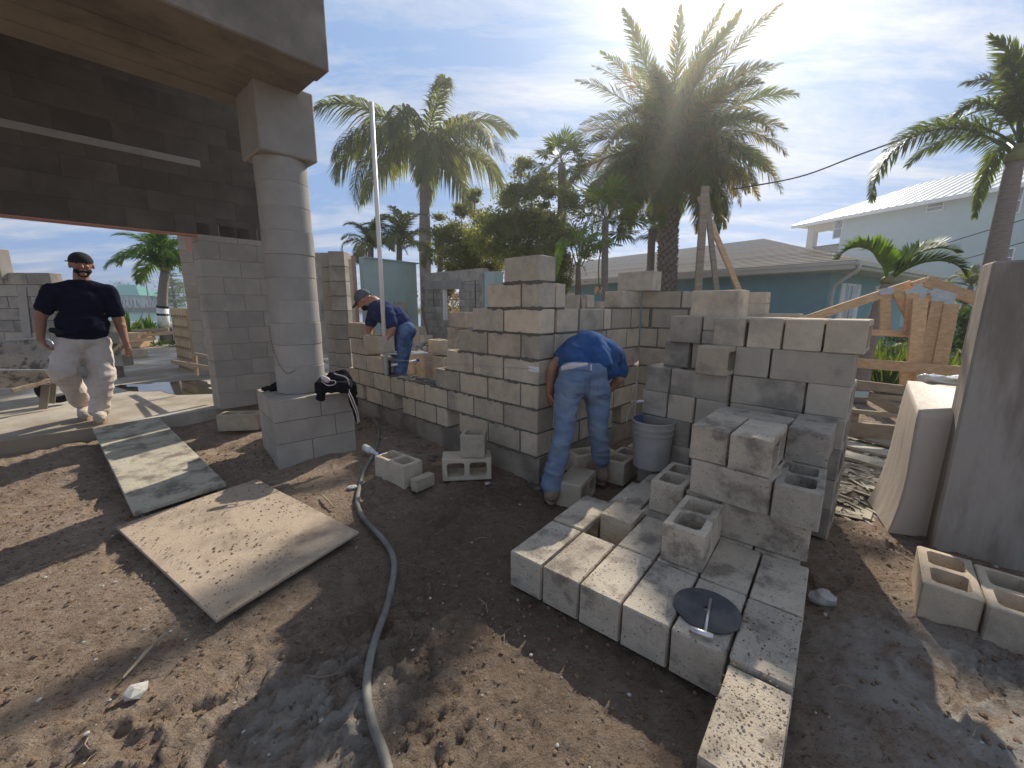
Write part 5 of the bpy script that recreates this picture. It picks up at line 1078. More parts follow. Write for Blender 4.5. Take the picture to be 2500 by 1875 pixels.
for k in range(nrow):
    b_0 = -.06+run*k/nrow; b_1 = b_0+run/nrow*1.25; z0_ = ze+.02+(b_0)*rs; z1_ = ze+.02+(b_1)*rs
    q = MB(); a0 = max(-.06, b_0); q.prism([H(a0, b_0, z0_+.034), H(Lw, b_0, z0_+.034), H(Lw, b_1, z1_), H(a0+(b_1-b_0), b_1, z1_)], (0, 0, -.022)); link('shingle_row', q.mesh('shingle_row', True), 'shingle', th_, IT_)
q = MB(); q.prism([H(-.06, -.06, ze), H(-.06, 9, ze), H(run, run, ze+.02+run*rs), H(run, run, ze+.02+run*rs)], (0, 0, -.02)); 
q = MB(); q.add([H(-.08, -.06, ze+.01), H(-.08, 9.3, ze+.01), H(run, run, ze+run*rs+.01)], [(0, 1, 2), (2, 1, 0)]); link('side_roof', q.mesh('side_roof'), 'shingle', th_, IT_)
for a0, a1, z0_, z1_ in ((3.05, 3.95, .9, 2.02), (11.2, 12.3, .4, 2.12)):
    f = hbox('window_frame', a0, a1, .70, .76, z0_, z1_, 'soffit'); hbox('pane', a0+.07, a1-.07, .69, .70, z0_+.07, z1_-.07, 'plaster', par=f).matrix_local = Matrix()
# gable side: windows with shutters and a downspout
for j_, b_0 in enumerate((2.0, 5.0)):
    f = hbox('window_frame', .70, .76, b_0, b_0+.75, .9, 2.15, 'white'); hbox('pane', .69, .70, b_0+.06, b_0+.69, .96, 2.09, 'glass2', par=f).matrix_local = Matrix()
    hbox('mullion', .675, .69, b_0+.36, b_0+.40, .96, 2.09, 'white', par=f).matrix_local = Matrix(); hbox('mullion', .675, .69, b_0+.06, b_0+.69, 1.50, 1.54, 'white', par=f).matrix_local = Matrix()
    for s_ in (-.42, .80):
        sh = hbox('shutter', .71, .75, b_0+s_, b_0+s_+.36, .9, 2.15, 'white')
        for k in range(14):
            hbox('louvre', .695, .715, b_0+s_+.03, b_0+s_+.33, .95+k*.084, 1.0+k*.084, 'white', par=sh).matrix_local = Matrix()
q = MB(); q.tube([H(-.08, .1, ze-.05), H(-.06, .1, ze-.22), H(.55, .62, ze-.55), H(.62, .68, ze-.75), H(.62, .68, .1)], .05, 10); link('downspout', q.mesh('downspout'), 'soffit', th_, IT_, smooth=True)
# ------------------------------------------------------------------ white three storey house
zr = 9.0; E0 = gz(1932, 553, zr); E1 = gz(2500, 447, zr); dw = (E1-E0); dw.z = 0; Lq = dw.length+6; dw.normalize(); nw = Vector((-dw.y, dw.x, 0))
if nw.dot(Vector((E0.x, E0.y, 0))) < 0: nw = -nw
wh = root('three_storey_house', 'pale three storey house with white standing seam roof and a corner balcony, at the right', 'house', E0.xy.to_3d()); IWh = inv(wh); MXW = Matrix((dw, nw, UP)).transposed()
def Wp(a, b, z): return Vector((E0.x, E0.y, 0))+dw*a+nw*b+UP*z
def wbox(name, a0, a1, b_0, b_1, z0, z1, m, par=None, bev=0):
    q = MB(); q.box(Wp((a0+a1)/2, (b_0+b_1)/2, (z0+z1)/2), (a1-a0, b_1-b_0, z1-z0), MXW); return link(name, q.bevel(name, bev) if bev else q.mesh(name), m, par or wh, IWh if par is None else None)
ab = (gp(2015, 600, E0.x, E0.y, math.degrees(math.atan2(dw.y, dw.x)))-Vector((E0.x, E0.y, 0))).dot(dw)
wbox('wall', ab+.6, Lq, .8, 12, -.5, zr, 'paleblue'); wbox('balcony_floor', 1.0, ab+.6, .8, 6, 5.6, 5.9, 'paleblue'); wbox('lower_wall', 1.0, ab+.6, .9, 12, -.5, 5.6, 'paleblue')
wbox('soffit', .1, Lq, .1, 6, zr-.12, zr-.02, 'soffit'); wbox('fascia', 0, Lq, 0, .1, zr-.2, zr+.02, 'white'); wbox('balcony_post', 1.0, 1.6, .9, 1.5, 5.9, zr-.12, 'soffit'); wbox('balcony_beam', 1.0, ab+.6, .95, 1.3, zr-.75, zr-.12, 'soffit')
for k in range(22): wbox('baluster', 1.7+k*(ab-1.2)/22, 1.76+k*(ab-1.2)/22, 1.0, 1.05, 5.9, 6.9, 'cable')
wbox('rail', 1.6, ab+.6, .98, 1.07, 6.9, 6.98, 'cable')
q = MB(); rise = 2.9; run2 = 7.0; q.prism([Wp(0, 0, zr+.02), Wp(Lq, 0, zr+.02), Wp(Lq, run2, zr+rise), Wp(run2*.8, run2, zr+rise)], (0, 0, .05)); q.add([Wp(0, 0, zr+.05), Wp(0, 13, zr+.05), Wp(run2*.8, run2, zr+rise+.04)], [(0, 1, 2), (2, 1, 0)]); link('metal_roof', q.mesh('metal_roof'), 'metalroof', wh, IWh)
a = .6
while a < Lq:
    b1_ = min(run2, a/.8 if a < run2*.8 else run2); q = MB(); q.beam(Wp(a, 0, zr+.09), Wp(a, b1_, zr+.09+(rise-.02)*b1_/run2), .06, .04, dw); link('roof_seam', q.mesh('roof_seam'), 'steel', wh, IWh); a += .55
ywh = math.degrees(math.atan2(dw.y, dw.x))
for (a0, a1, b0_, b1_) in ((2042, 2059, 538, 580), (2268, 2303, 500, 516), (2470, 2499, 465, 520), (2448, 2476, 610, 650), (2310, 2330, 560, 585)):
    u0 = (gp(a0, b0_, E0.x, E0.y, ywh, -.8)-E0).dot(dw); u1 = (gp(a1, b0_, E0.x, E0.y, ywh, -.8)-E0).dot(dw); zt_ = gp(a0, b0_, E0.x, E0.y, ywh, -.8).z; zb_ = gp(a0, b1_, E0.x, E0.y, ywh, -.8).z
    if a0 == 2310: continue
    f = wbox('window_frame', u0-.08, u1+.08, .72, .80, zb_-.08, zt_+.08, 'white'); wbox('pane', u0, u1, .70, .72, zb_, zt_, 'glass', par=f).matrix_local = Matrix(); wbox('meeting_rail', u0, u1, .68, .70, (zb_+zt_)/2-.03, (zb_+zt_)/2+.03, 'white', par=f).matrix_local = Matrix()
# power lines
def wire(P, r_, lab):
    q = MB(); q.tube(smooth(P, 8), r_, 6); link('power_line', q.mesh('power_line'), 'cable', None, None, lab, 'cable')
wire([gy(1790, 462, 10.5), gy(1950, 432, 10.0), gy(2100, 377, 9.3), gy(2320, 296, 8.6), gy(2600, 190, 8.0)], .016, 'thick black cable sagging from the date palm up to the right')
wire([gy(2290, 600, 14), gy(2420, 560, 13), gy(2620, 500, 12)], .014, 'thin black cable crossing the white house wall, uppermost of three'); wire([gy(2315, 643, 14), gy(2400, 620, 13), gy(2620, 556, 12)], .012, 'silvery cable crossing the white house wall, middle of three'); wire([gy(2300, 682, 14), gy(2390, 664, 13), gy(2600, 630, 12)], .012, 'faint cable low across the white house wall')
# ------------------------------------------------------------------ timber braces by the date palm
for k, (a, b, w_, m_, lab) in enumerate((((1722, 455), (1702, 735), .13, 'wood_grey', 'upright pale timber brace below the date palm crown, leftmost'), ((1722, 455), (1752, 735), .09, 'wood_grey', 'grey timber brace leaning between the two pale ones'), ((1708, 480), (1815, 735), .09, 'wood_new', 'reddish timber brace leaning to the right under the date palm'))):
    q = MB(); q.beam(gy(*a, 7.6+.1*k), gy(*b, 7.4-.05*k), w_, .05, (0, 1, 0)); link('timber_brace', q.bevel('timber_brace', .004), m_, None, None, lab, 'timber brace', 'timber braces under the date palm')
# ------------------------------------------------------------------ wooden roof trusses stacked at the right
tx0, ty0, tyw = 3.9, 4.7, -20
def truss(label, boards, off=0):
    r_ = root('wooden_truss', label, 'roof truss', gp(2200, 1000, tx0, ty0, tyw, off).xy.to_3d(), 0, 'roof trusses standing at the right'); Ir = inv(r_)
    for nm, a, b, w_, th, o_, m_ in boards:
        P0, P1 = gp(*a, tx0, ty0, tyw, off+o_), gp(*b, tx0, ty0, tyw, off+o_); q = MB(); n = dirv(tyw+90); q.beam(P0, P1, w_*.74, th, n); link(nm, q.bevel(nm, .003), m_, r_, Ir)
    return r_
WN, WG, ST = 'wood_new', 'wood_grey', 'steel'
truss('raw pine truss with a tall peak and bright connector plates, rearmost of the stacked trusses', [('top_chord', (1938, 790), (2225, 694), .125, .04, 0, WN), ('web', (2160, 705), (2160, 805), .13, .04, -.01, WN), ('web', (2190, 715), (2232, 800), .11, .04, .02, WN), ('bottom_chord', (2092, 810), (2226, 816), .09, .04, 0, WN), ('plate', (2148, 714), (2182, 708), .10, .004, .045, ST), ('plate', (2215, 812), (2232, 812), .12, .004, .045, ST)])
truss('raw pine truss sloping down to the right behind the stained concrete pier', [('top_chord', (2225, 694), (2262, 682), .06, .04, .10, WN), ('top_chord', (2258, 686), (2404, 738), .15, .04, .10, WN), ('web', (2225, 715), (2222, 805), .14, .04, .08, WN), ('web', (2262, 715), (2250, 800), .12, .04, .07, WN), ('plate', (2274, 712), (2334, 728), .12, .004, .15, ST), ('plate', (2243, 722), (2262, 722), .09, .004, .15, ST)])
truss('raw pine truss with three close upright boards in front, nearest of the peaked trusses', [('web', (2246, 728), (2232, 890), .17, .04, .18, WN), ('web', (2288, 735), (2255, 890), .15, .04, .18, WN), ('web', (2322, 742), (2292, 892), .17, .04, .20, WN), ('bottom_chord', (2066, 884), (2370, 908), .14, .05, .28, WN), ('web', (2214, 905), (2214, 955), .16, .04, .14, WN), ('web', (2245, 905), (2243, 955), .14, .04, .16, WN), ('web', (2285, 905), (2280, 955), .16, .04, .18, WN)])
truss('low pale truss with a flat long bottom board, below the peaked trusses', [('top_chord', (2062, 935), (2290, 962), .13, .05, .25, WG), ('bottom_chord', (2055, 962), (2270, 978), .07, .05, .30, WG), ('web', (2085, 1000), (2075, 1060), .13, .04, .3, WG), ('diagonal', (2120, 965), (2235, 1030), .13, .04, .32, WG), ('plate', (2062, 940), (2090, 944), .10, .004, .31, 'paleblue'), ('plate', (2085, 962), (2120, 964), .09, .004, .38, 'paleblue')])
truss('lowest grey truss lying on the ground planks', [('top_chord', (2052, 1000), (2190, 1015), .06, .05, .36, WG), ('bottom_chord', (2045, 1045), (2230, 1060), .22, .05, .40, WG), ('post', (2046, 1012), (2036, 1070), .16, .05, .45, WG)])
for k, ((a, b), w_) in enumerate(((((2040, 1048), (2200, 1090)), .2), (((2035, 1075), (2185, 1112)), .22), (((2025, 1100), (2175, 1140)), .2))):
    P0, P1 = gz(*a, .03+.002*k), gz(*b, .03+.002*k); q = MB(); q.beam(P0, P1, .03, w_, (0, 1, .01)); link('ground_plank', q.bevel('ground_plank', .003), 'rampw', None, None, ['dusty plank on the ground under the trusses, farthest', 'dusty plank on the ground under the trusses, middle', 'dusty plank on the ground under the trusses, nearest'][k], 'plank')
rg = random.Random(14)
def regr(rg): p = gz(rg.uniform(2030, 2190), rg.uniform(1085, 1260), 0); return p.x, p.y
q = MB()
for i in range(120):
    x, y = regr(rg); a = rg.uniform(0, 3.1); L = rg.uniform(.03, .2); wd = rg.uniform(.01, .05); q.box((x, y, gh(x, y)+.012), (L, wd, .006), Matrix.Rotation(a, 3, 'Z') @ Matrix.Rotation(rg.uniform(-.15, .15), 3, 'X'))
link('wood_scraps', q.mesh('wood_scraps'), 'rampw', kind='stuff')
# ------------------------------------------------------------------ wrapped pallet and stained pier
wpz = .86
top = [Vector((2.50, 2.42, .83)), Vector((3.02, 3.05, .90)), Vector((4.1, 2.4, .90)), Vector((3.5, 1.95, .83))]; bot = [Vector((2.42, 2.46, .0)), Vector((2.72, 2.88, .0)), Vector((4.4, 2.9, 0)), Vector((3.5, 2.1, .0))]
bot[0] = Vector((2.47, 2.43, 0)); n_ = 36; tl, bl_ = [], []
for i in range(4):
    for j in range(n_):
        t = j/n_; tl.append(top[i].lerp(top[(i+1) % 4], t)); bl_.append(bot[i].lerp(bot[(i+1) % 4], t))
q = MB(); m_ = len(tl); vs = []; nl = 16
for l in range(nl+1):
    s_ = l/nl
    for i in range(m_):
        p = bl_[i].lerp(tl[i], s_); cen = Vector((3.1, 2.35, p.z)); out_ = (p-cen); out_.z = 0; out_.normalize(); bulge = -.05*math.sin(math.pi*s_)*(1-s_)+.004*mnoise.noise(Vector((i*.22, s_*1.6, 3)))*(1-s_*.5)
        vs.append(p+out_*bulge)
fs = [(l*m_+i, l*m_+(i+1) % m_, (l+1)*m_+(i+1) % m_, (l+1)*m_+i) for l in range(nl) for i in range(m_)]; q.add(vs, fs); tc_ = len(vs); q.add([sum(tl, Vector())/m_+UP*.01], []); q.f += [(nl*m_+i, nl*m_+(i+1) % m_, tc_) for i in range(m_)]
wpl = link('wrapped_pallet', q.mesh('wrapped_pallet', True), 'plastic', None, None, 'chest-high pallet wrapped in dusty plastic, its skirt flaring onto the dirt at right', 'wrapped pallet', smooth=True)
q = MB(); capsule(q, Vector((3.12, 3.0, .915)), .03, Vector((3.35, 2.85, .925)), .035); capsule(q, Vector((3.15, 3.05, .915)), .035, Vector((3.5, 2.9, .92)), .03); link('silver_tarp', remesh(q, .012, 1, .04, 12), 'tarp', None, None, 'crumpled silver sheet lying on top of the wrapped pallet', 'tarp', smooth=True)
pr = root('stained_pier', 'tall dark stained concrete pier cut by the right edge of the picture', 'pier', (2.56, 2.25, 0)); thing_box(pr, 'shaft', Vector((2.56, 2.245, .83))+dirv(-38)*.45+dirv(52)*.12, (.9, .22, 1.73), -38, 'pier', .012)
# ================================================================== PALMS AND TREES
def frond_mesh(L, nl, ll, wd, droop, seed, lift=.35, plume=0.0, vee=.5, tipk=.25, hang=.4, stem=.1):
    """rachis leaves the origin along +x, rising then drooping; leaflets both sides (or all round when plume)"""
    rg = random.Random(seed); q = MB(); P = []; n = 24
    a = lift; p = Vector((0, 0, 0)); ds = L/n
    for i in range(n+1):
        P.append(p.copy()); p = p+Vector((math.cos(a), 0, math.sin(a)))*ds; a -= droop/n*(.5+1.4*i/n)
    q.tube(P, [.022*(1-i/n)+.004 for i in range(n+1)], 4)
    for k in range(nl):
        t = stem+(1-stem)*(k+rg.random()*.5)/nl; i = min(n-1, int(t*n)); f = t*n-i; c = P[i].lerp(P[i+1], f); tan = (P[i+1]-P[i]).normalized(); up = Vector((-tan.z, 0, tan.x))
        lk = ll*(.55+.45*math.sin(math.pi*min(1, t*1.15)**.8))*(1 if t < .8 else (1-(t-.8)/.2*(1-tipk)))
        for s in (-1, 1):
            ang = rg.uniform(-1, 1)*plume*1.6+vee; sd = Vector((0, s, 0))*math.cos(ang)+up*math.sin(ang); dv = (sd*.8+tan*(.55+.5*t)).normalized(); dv = (dv+Vector((rg.uniform(-.1, .1), rg.uniform(-.1, .1), rg.uniform(-.12, .08)))).normalized()
            m_ = c+dv*lk*.5+Vector((0, 0, -hang*.12*lk)); e_ = c+dv*lk*.95+Vector((0, 0, -hang*lk)); w_ = dv.cross(up).normalized()*wd*.5; w_ = tan*wd*.5 if w_.length < .001 else w_
            q.add([c-w_*.5, c+w_*.5, m_+w_, m_-w_, e_], [(0, 1, 2, 3), (3, 2, 4)])
    return q.mesh('frond')
def palm(label, base, top, r0, r1, fronds, m_leaf, group=None, trunkm='trunk', bulge=None, name='palm_tree', shaft=0, bend=0):
    base, top = Vector(base), Vector(top); r_ = root(name, label, 'palm', base, 0, group); Ir = inv(r_); n = 26; P = []; rad = []
    for i in range(n+1):
        t = i/n; p = base.lerp(top, t)+Vector((bend*math.sin(math.pi*t), 0, 0)); P.append(p); rr = r0+(r1-r0)*t
        if bulge: rr *= 1+bulge*math.exp(-((t-.55)/.22)**2)
        if trunkm == 'trunk': rr *= 1+.10*(i % 2)
        rad.append(rr)
    q = MB(); q.tube(P, rad, 14); link('trunk', q.mesh('trunk'), trunkm, r_, Ir, smooth=trunkm != 'trunk')
    if shaft: q = MB(); q.tube([top-(top-base).normalized()*shaft*.0, top+(top-base).normalized()*shaft*.5, top+(top-base).normalized()*shaft], [r1*1.25, r1*1.15, r1*.5], 12); link('crownshaft', q.mesh('crownshaft'), 'shaft', r_, Ir, smooth=True)
    for (me, az, el, roll, sc_, dz) in fronds:
        x = Vector((math.cos(az)*math.cos(el), math.sin(az)*math.cos(el), math.sin(el))); y = Vector((-math.sin(az), math.cos(az), 0)); z_ = x.cross(y); mm = Matrix((x, y, z_)).transposed().to_4x4() @ Matrix.Rotation(roll, 4, 'X') @ Matrix.Scale(sc_, 4); mm.translation = top+UP*dz
        link('frond', me, m_leaf, r_, Ir @ mm)
    return r_
GA = 2.399963
# --- big date palm in the centre
dps = [frond_mesh(3.5, 150, .64, .034, 1.15, 1, .15, .7, .45, .3, .25), frond_mesh(3.3, 140, .62, .032, .9, 2, .1, .7, .45, .3, .2), frond_mesh(3.3, 150, .66, .036, 1.25, 3, .25, .7, .4, .3, .35), frond_mesh(3.6, 130, .58, .030, .55, 4, .05, .7, .5, .25, .15)]
YD = 13.7; cen = gy(1635, 372, YD); rg = random.Random(31); fr = []
for i in range(104):
    t = i/103; el = R(78-112*t**.60)+rg.uniform(-.10, .10); az = i*GA+rg.uniform(-.25, .25); me = dps[3] if t < .18 else (dps[1] if t < .4 else dps[0] if t < .7 else dps[2]); fr.append((me, az, el, rg.uniform(-.3, .3), rg.uniform(.85, 1.06)*(1 if t < .75 else .88), .35-.85*t))
dp = palm('large date palm with a dense shaggy crown and scaly trunk, tallest tree in the middle', gy(1600, 1180, YD).xy.to_3d(), cen, .27, .27, fr, 'leaf')
q = MB(); b_ = dp.location; tt = cen; rg = random.Random(5)
for i in range(520):
    t = i/520; c = Vector((b_.x, b_.y, 0)).lerp(tt, t); az = i*GA; o_ = Vector((math.cos(az), math.sin(az), 0)); s_ = Vector((-o_.y, o_.x, 0)); r0 = .22
    a = c+o_*.26; L = rg.uniform(.10, .19); q.add([a-s_*.075, a+s_*.075, a+s_*.04+o_*.08+UP*L, a-s_*.04+o_*.08+UP*L, a+UP*L*.9+o_*.0], [(0, 1, 2, 3), (3, 2, 4), (1, 4, 2), (0, 3, 4)])
lb = link('leaf_bases', q.mesh('leaf_bases'), 'trunk_grey', dp, inv(dp)); lb['kind'] = 'stuff'
# --- tall royal palm, hazy, left of centre
rf = [frond_mesh(5.0, 120, 1.1, .065, 1.4, 11, .3, .6, .25, .35, .7), frond_mesh(4.6, 110, 1.1, .065, 1.8, 12, .3, .6, .25, .35, .8)]
ry = 19.3; top = gy(1035, 400, ry); fr = [(rf[i % 2], i*GA+.4, R(34-48*(i/17)), rg.uniform(-.3, .3), rg.uniform(.9, 1.05), .5) for i in range(18)]
palm('tall royal palm with a swollen grey trunk in the haze left of the middle', gy(1040, 800, ry).xy.to_3d(), top, .26, .17, fr, 'leaf_pale', 'distant palms behind the walls', 'trunk_grey', .28, shaft=.9)
# --- background palms
bf = [frond_mesh(1.7, 56, .42, .035, 1.5, 21, .4, .2, .4, .35, .5), frond_mesh(1.6, 56, .42, .035, 2.1, 22, .5, .2, .3, .35, .6)]
def smallpalm(px, pyt, Y, label, seed, sc_=1, n=13, m_='leaf_pale', r_=.09, g='distant palms behind the walls'):
    rg = random.Random(seed); tp = gy(px, pyt, Y); fr = [(bf[i % 2], i*GA+seed, R(70-85*(i/n)), rg.uniform(-.3, .3), sc_*rg.uniform(.85, 1.1), .0) for i in range(n)]
    palm(label, Vector((tp.x-.2, tp.y, 0)), tp, r_*1.3, r_, fr, m_, g, 'trunk_grey')
smallpalm(905, 605, 13.5, 'small arching palm over the mint wall, leftmost of the hazy ones', 1, .85); smallpalm(975, 600, 13.9, 'yellowish palm over the mint wall beside the royal palm trunk', 2, 1.0); smallpalm(1075, 625, 15.5, 'small palm seen in the gap right of the royal palm trunk', 3, .9); smallpalm(1160, 655, 16.0, 'low palm among the bushes above the window wall', 4, .8)
# --- fan palms
def fan_mesh(seed, r_=.55, n=26):
    rg = random.Random(seed); q = MB(); q.tube([(0, 0, 0), (.35, 0, .05), (.7, 0, .0)], .010, 4)
    for k in range(n):
        a = -2.3+4.6*k/(n-1); L = r_*(1-.25*abs(a)/2.3)*rg.uniform(.9, 1.1); d = Vector((math.cos(a), math.sin(a), .12*rg.uniform(-1, 1))); c = Vector((.7, 0, 0)); s_ = Vector((-d.y, d.x, 0))*.028
        q.add([c, c+d*L*.55-s_, c+d*L*.55+s_, c+d*L+Vector((0, 0, -.16*L))], [(0, 2, 1), (1, 2, 3)])
    return q.mesh('frond')
ff = [fan_mesh(1), fan_mesh(2)]
def fanpalm(px, pyt, Y, label, n, sc_, m_='leaf_dark', r_=.12, zc=0):
    tp = gy(px, pyt, Y); fr = [(ff[i % 2], i*GA, R(70-115*(i/n)), random.Random(i).uniform(-.5, .5), sc_, 0) for i in range(n)]
    palm(label, Vector((tp.x+.1, tp.y, 0)), tp, r_*1.2, r_, fr, m_, None, 'trunk_grey')
fanpalm(1372, 400, 13.2, 'fan palm with a ragged dark head between the broadleaf trees and the date palm', 26, .85); fanpalm(1478, 535, 8.0, 'young fan palm with a smooth pale trunk, left of the date palm', 20, .72, 'leaf', .06); fanpalm(1592, 560, 14.5, 'small dark fan palm half hidden behind the date palm trunk', 14, .75)
# --- right hand palms
fx1 = [frond_mesh(2.7, 160, .32, .026, 2.2, 31, .35, .9, .2, .5, .35, .22), frond_mesh(1.9, 120, .34, .028, 1.6, 32, .2, .9, .2, .5, .35, .18), frond_mesh(1.7, 110, .36, .028, 1.1, 33, .15, .8, .3, .5, .3, .15)]
Yp = 6.6; tp = gy(2478, 395, Yp); fr = [(fx1[0], math.pi-.05, R(18), .0, 1.0, .05), (fx1[1], math.pi+.4, R(55), .2, .95, .25), (fx1[1], math.pi-.5, R(35), .1, .95, .2), (fx1[2], math.pi*.5, R(70), 0, 1, .3), (fx1[2], -.4, R(65), 0, 1, .3), (fx1[1], .3, R(40), 0, 1, .2), (fx1[1], -1.2, R(45), 0, 1, .2), (fx1[2], math.pi+1.1, R(60), 0, 1, .25), (fx1[0], .9, R(20), 0, 1, .05), (fx1[2], math.pi+.15, R(75), 0, .95, .3), (fx1[1], 1.8, R(40), 0, .9, .1), (fx1[1], math.pi+.15, R(40), 0, .8, .25)]
palm('tall leaning palm at the right edge with long bushy drooping fronds', gp(2375, 900, 0, Yp, 0).xy.to_3d(), tp, .17, .10, fr, 'leaf_dark', None, 'trunk_grey', shaft=.25)
Yq = 6.0; tp = gy(2166, 690, Yq); gf = [frond_mesh(1.12, 72, .32, .040, 2.0, 41, 1.15, .15, .75, .5, .05, .16), frond_mesh(1.05, 70, .32, .040, 1.5, 42, .9, .15, .75, .5, .05, .16), frond_mesh(1.3, 60, .26, .028, 2.4, 43, 1.1, .8, .3, .5, .3, .5)]
fr = [(gf[0], math.pi+.1, R(5), 0, 1.0, .0), (gf[1], -.1, R(12), 0, 1.0, .0), (gf[1], math.pi*.5, R(30), 0, .8, 0), (gf[0], -.7, R(-12), 0, .85, 0)]
palm('low palm behind the trusses with two broad upswept bright green fronds', gy(2090, 985, Yq+.2).xy.to_3d(), tp, .13, .07, fr, 'leaf_green', None, 'trunk_grey', shaft=.1, bend=-.05)
smallpalm(2370, 700, 9.5, 'small palm top peeping over the right truss', 7, .45, 8, 'leaf_green', .05, None)
# --- palm left, seen through the doorway, trunk painted with a white band
Yl = 14.0; tp = gy(403, 662, Yl); lf = [frond_mesh(2.1, 80, .60, .050, 1.7, 51, .55, .3, .5, .45, .5), frond_mesh(1.9, 76, .60, .050, 2.3, 52, .7, .3, .4, .45, .7)]
rg = random.Random(3); fr = [(lf[i % 2], i*GA+.5, R(75-80*(i/15)), rg.uniform(-.3, .3), rg.uniform(.8, 1.0), .0) for i in range(15)]
bp_ = gy(408, 838, Yl); lpalm = palm('bright green palm with a white painted band on its trunk, seen through the doorway', bp_, tp, .17, .12, fr, 'leaf_green', None, 'trunk_grey', bend=-.12, shaft=.3)
za, zb = gy(404, 803, Yl).z, gy(404, 752, Yl).z
def tk(z): t = (z-bp_.z)/(tp.z-bp_.z); return bp_.lerp(tp, t)+Vector((-.12*math.sin(math.pi*t), 0, 0))
q = MB(); q.tube([tk(za), tk((za+zb)/2), tk(zb)], .165, 14); link('white_band', q.mesh('white_band'), 'white', lpalm, inv(lpalm), smooth=True)
for zz_b in (zb, (za+zb)/2+.1): q = MB(); q.tube([tk(zz_b), tk(zz_b+.07)], .172, 12); link('strap', q.mesh('strap'), 'cable', lpalm, inv(lpalm))
# --- broadleaf trees: leaf clumps through the crown
def leaf_crown(clumps, n, size, seed, flat=.6):
    rg = random.Random(seed); nr = np.random.RandomState(seed); vs = []; tot = sum(c[3]**2 for c in clumps)
    out_v = []; 
    for (x, y, z, r_) in clumps:
        k = int(n*r_*r_/tot); sub = []
        for j in range(max(5, int(r_*16))):
            v = nr.normal(size=3); v /= np.linalg.norm(v); sub.append((np.array((x, y, z))+v*r_*(.2+.85*nr.rand()), r_*nr.uniform(.3, .7)))
        per = k//len(sub)
        for c, rr in sub:
            p = c+nr.normal(size=(per, 3))*rr*.55*np.array((1, 1, flat)); d = nr.normal(size=(per, 3)); d /= np.linalg.norm(d, axis=1)[:, None]; e_ = np.cross(d, nr.normal(size=(per, 3))); e_ /= np.linalg.norm(e_, axis=1)[:, None]; s_ = size*nr.uniform(.6, 1.3, (per, 1))
            out_v.append(np.stack([p-d*s_, p+e_*s_*.38, p+d*s_, p-e_*s_*.38], 1))
    V = np.concatenate(out_v).reshape(-1, 3); nf = len(V)//4; me = bpy.data.meshes.new('crown'); me.vertices.add(len(V)); me.vertices.foreach_set('co', V.ravel()); me.loops.add(len(V)); me.loops.foreach_set('vertex_index', np.arange(len(V))); me.polygons.add(nf); me.polygons.foreach_set('loop_start', np.arange(0, len(V), 4)); me.polygons.foreach_set('loop_total', np.full(nf, 4)); me.update(calc_edges=True); return me
def tree(label, Y, base_px, clumps, n, size, seed, m_='leaf_tree', r_=.10, group=None):
    b_ = gy(base_px, 800, Y); b_.z = 0; t_ = root('broadleaf_tree', label, 'tree', b_, 0, group); It = inv(t_); rg = random.Random(seed)
    C_ = []
    for (px, py, rp, dy) in clumps: c = gy(px, py, Y+dy); C_.append((c.x, c.y, c.z, rp*Y/991.))
    link('crown', leaf_crown(C_, n, size, seed), m_, t_, It); q = MB(); m0 = sum((Vector(c[:3]) for c in C_), Vector())/len(C_); fork = b_.lerp(m0, .45)
    q.tube([b_, b_.lerp(fork, .5)+Vector((.06, 0, 0)), fork], [r_*1.3, r_, r_*.8], 8); link('trunk', q.mesh('trunk'), 'trunk_grey', t_, It)
    for c in C_:
        v = Vector(c[:3]); q = MB(); q.tube([fork, fork.lerp(v, .5)+Vector((rg.uniform(-.2, .2), 0, rg.uniform(0, .2))), v], [r_*.6, r_*.35, .015], 6); link('limb', q.mesh('limb'), 'trunk_grey', t_, It)
GT = 'broadleaf trees behind the walls'
tree('feathery tall tree with a pointed top, tallest of the hazy leafy trees', 12.5, 1265, [(1275, 400, 26, 0), (1300, 450, 40, .2), (1255, 470, 38, -.2), (1240, 540, 60, 0), (1310, 540, 62, .3), (1200, 590, 50, -.2), (1275, 620, 70, 0), (1335, 470, 30, 0)], 34000, .048, 1, group=GT)
tree('low spreading leafy tree behind the window wall', 14.0, 1140, [(1100, 560, 40, 0), (1150, 600, 55, .2), (1110, 640, 45, 0), (1180, 540, 40, -.2), (1160, 480, 22, 0), (1200, 660, 50, 0), (1125, 510, 24, 0)], 26000, .050, 2, group=GT)
tree('dark leafy tree between the fan palm and the date palm', 11.5, 1380, [(1365, 560, 50, 0), (1345, 630, 55, 0), (1400, 620, 40, .3), (1385, 500, 36, .2), (1300, 680, 50, 0), (1350, 700, 40, 0)], 24000, .040, 3, 'leaf_tree', group=GT)
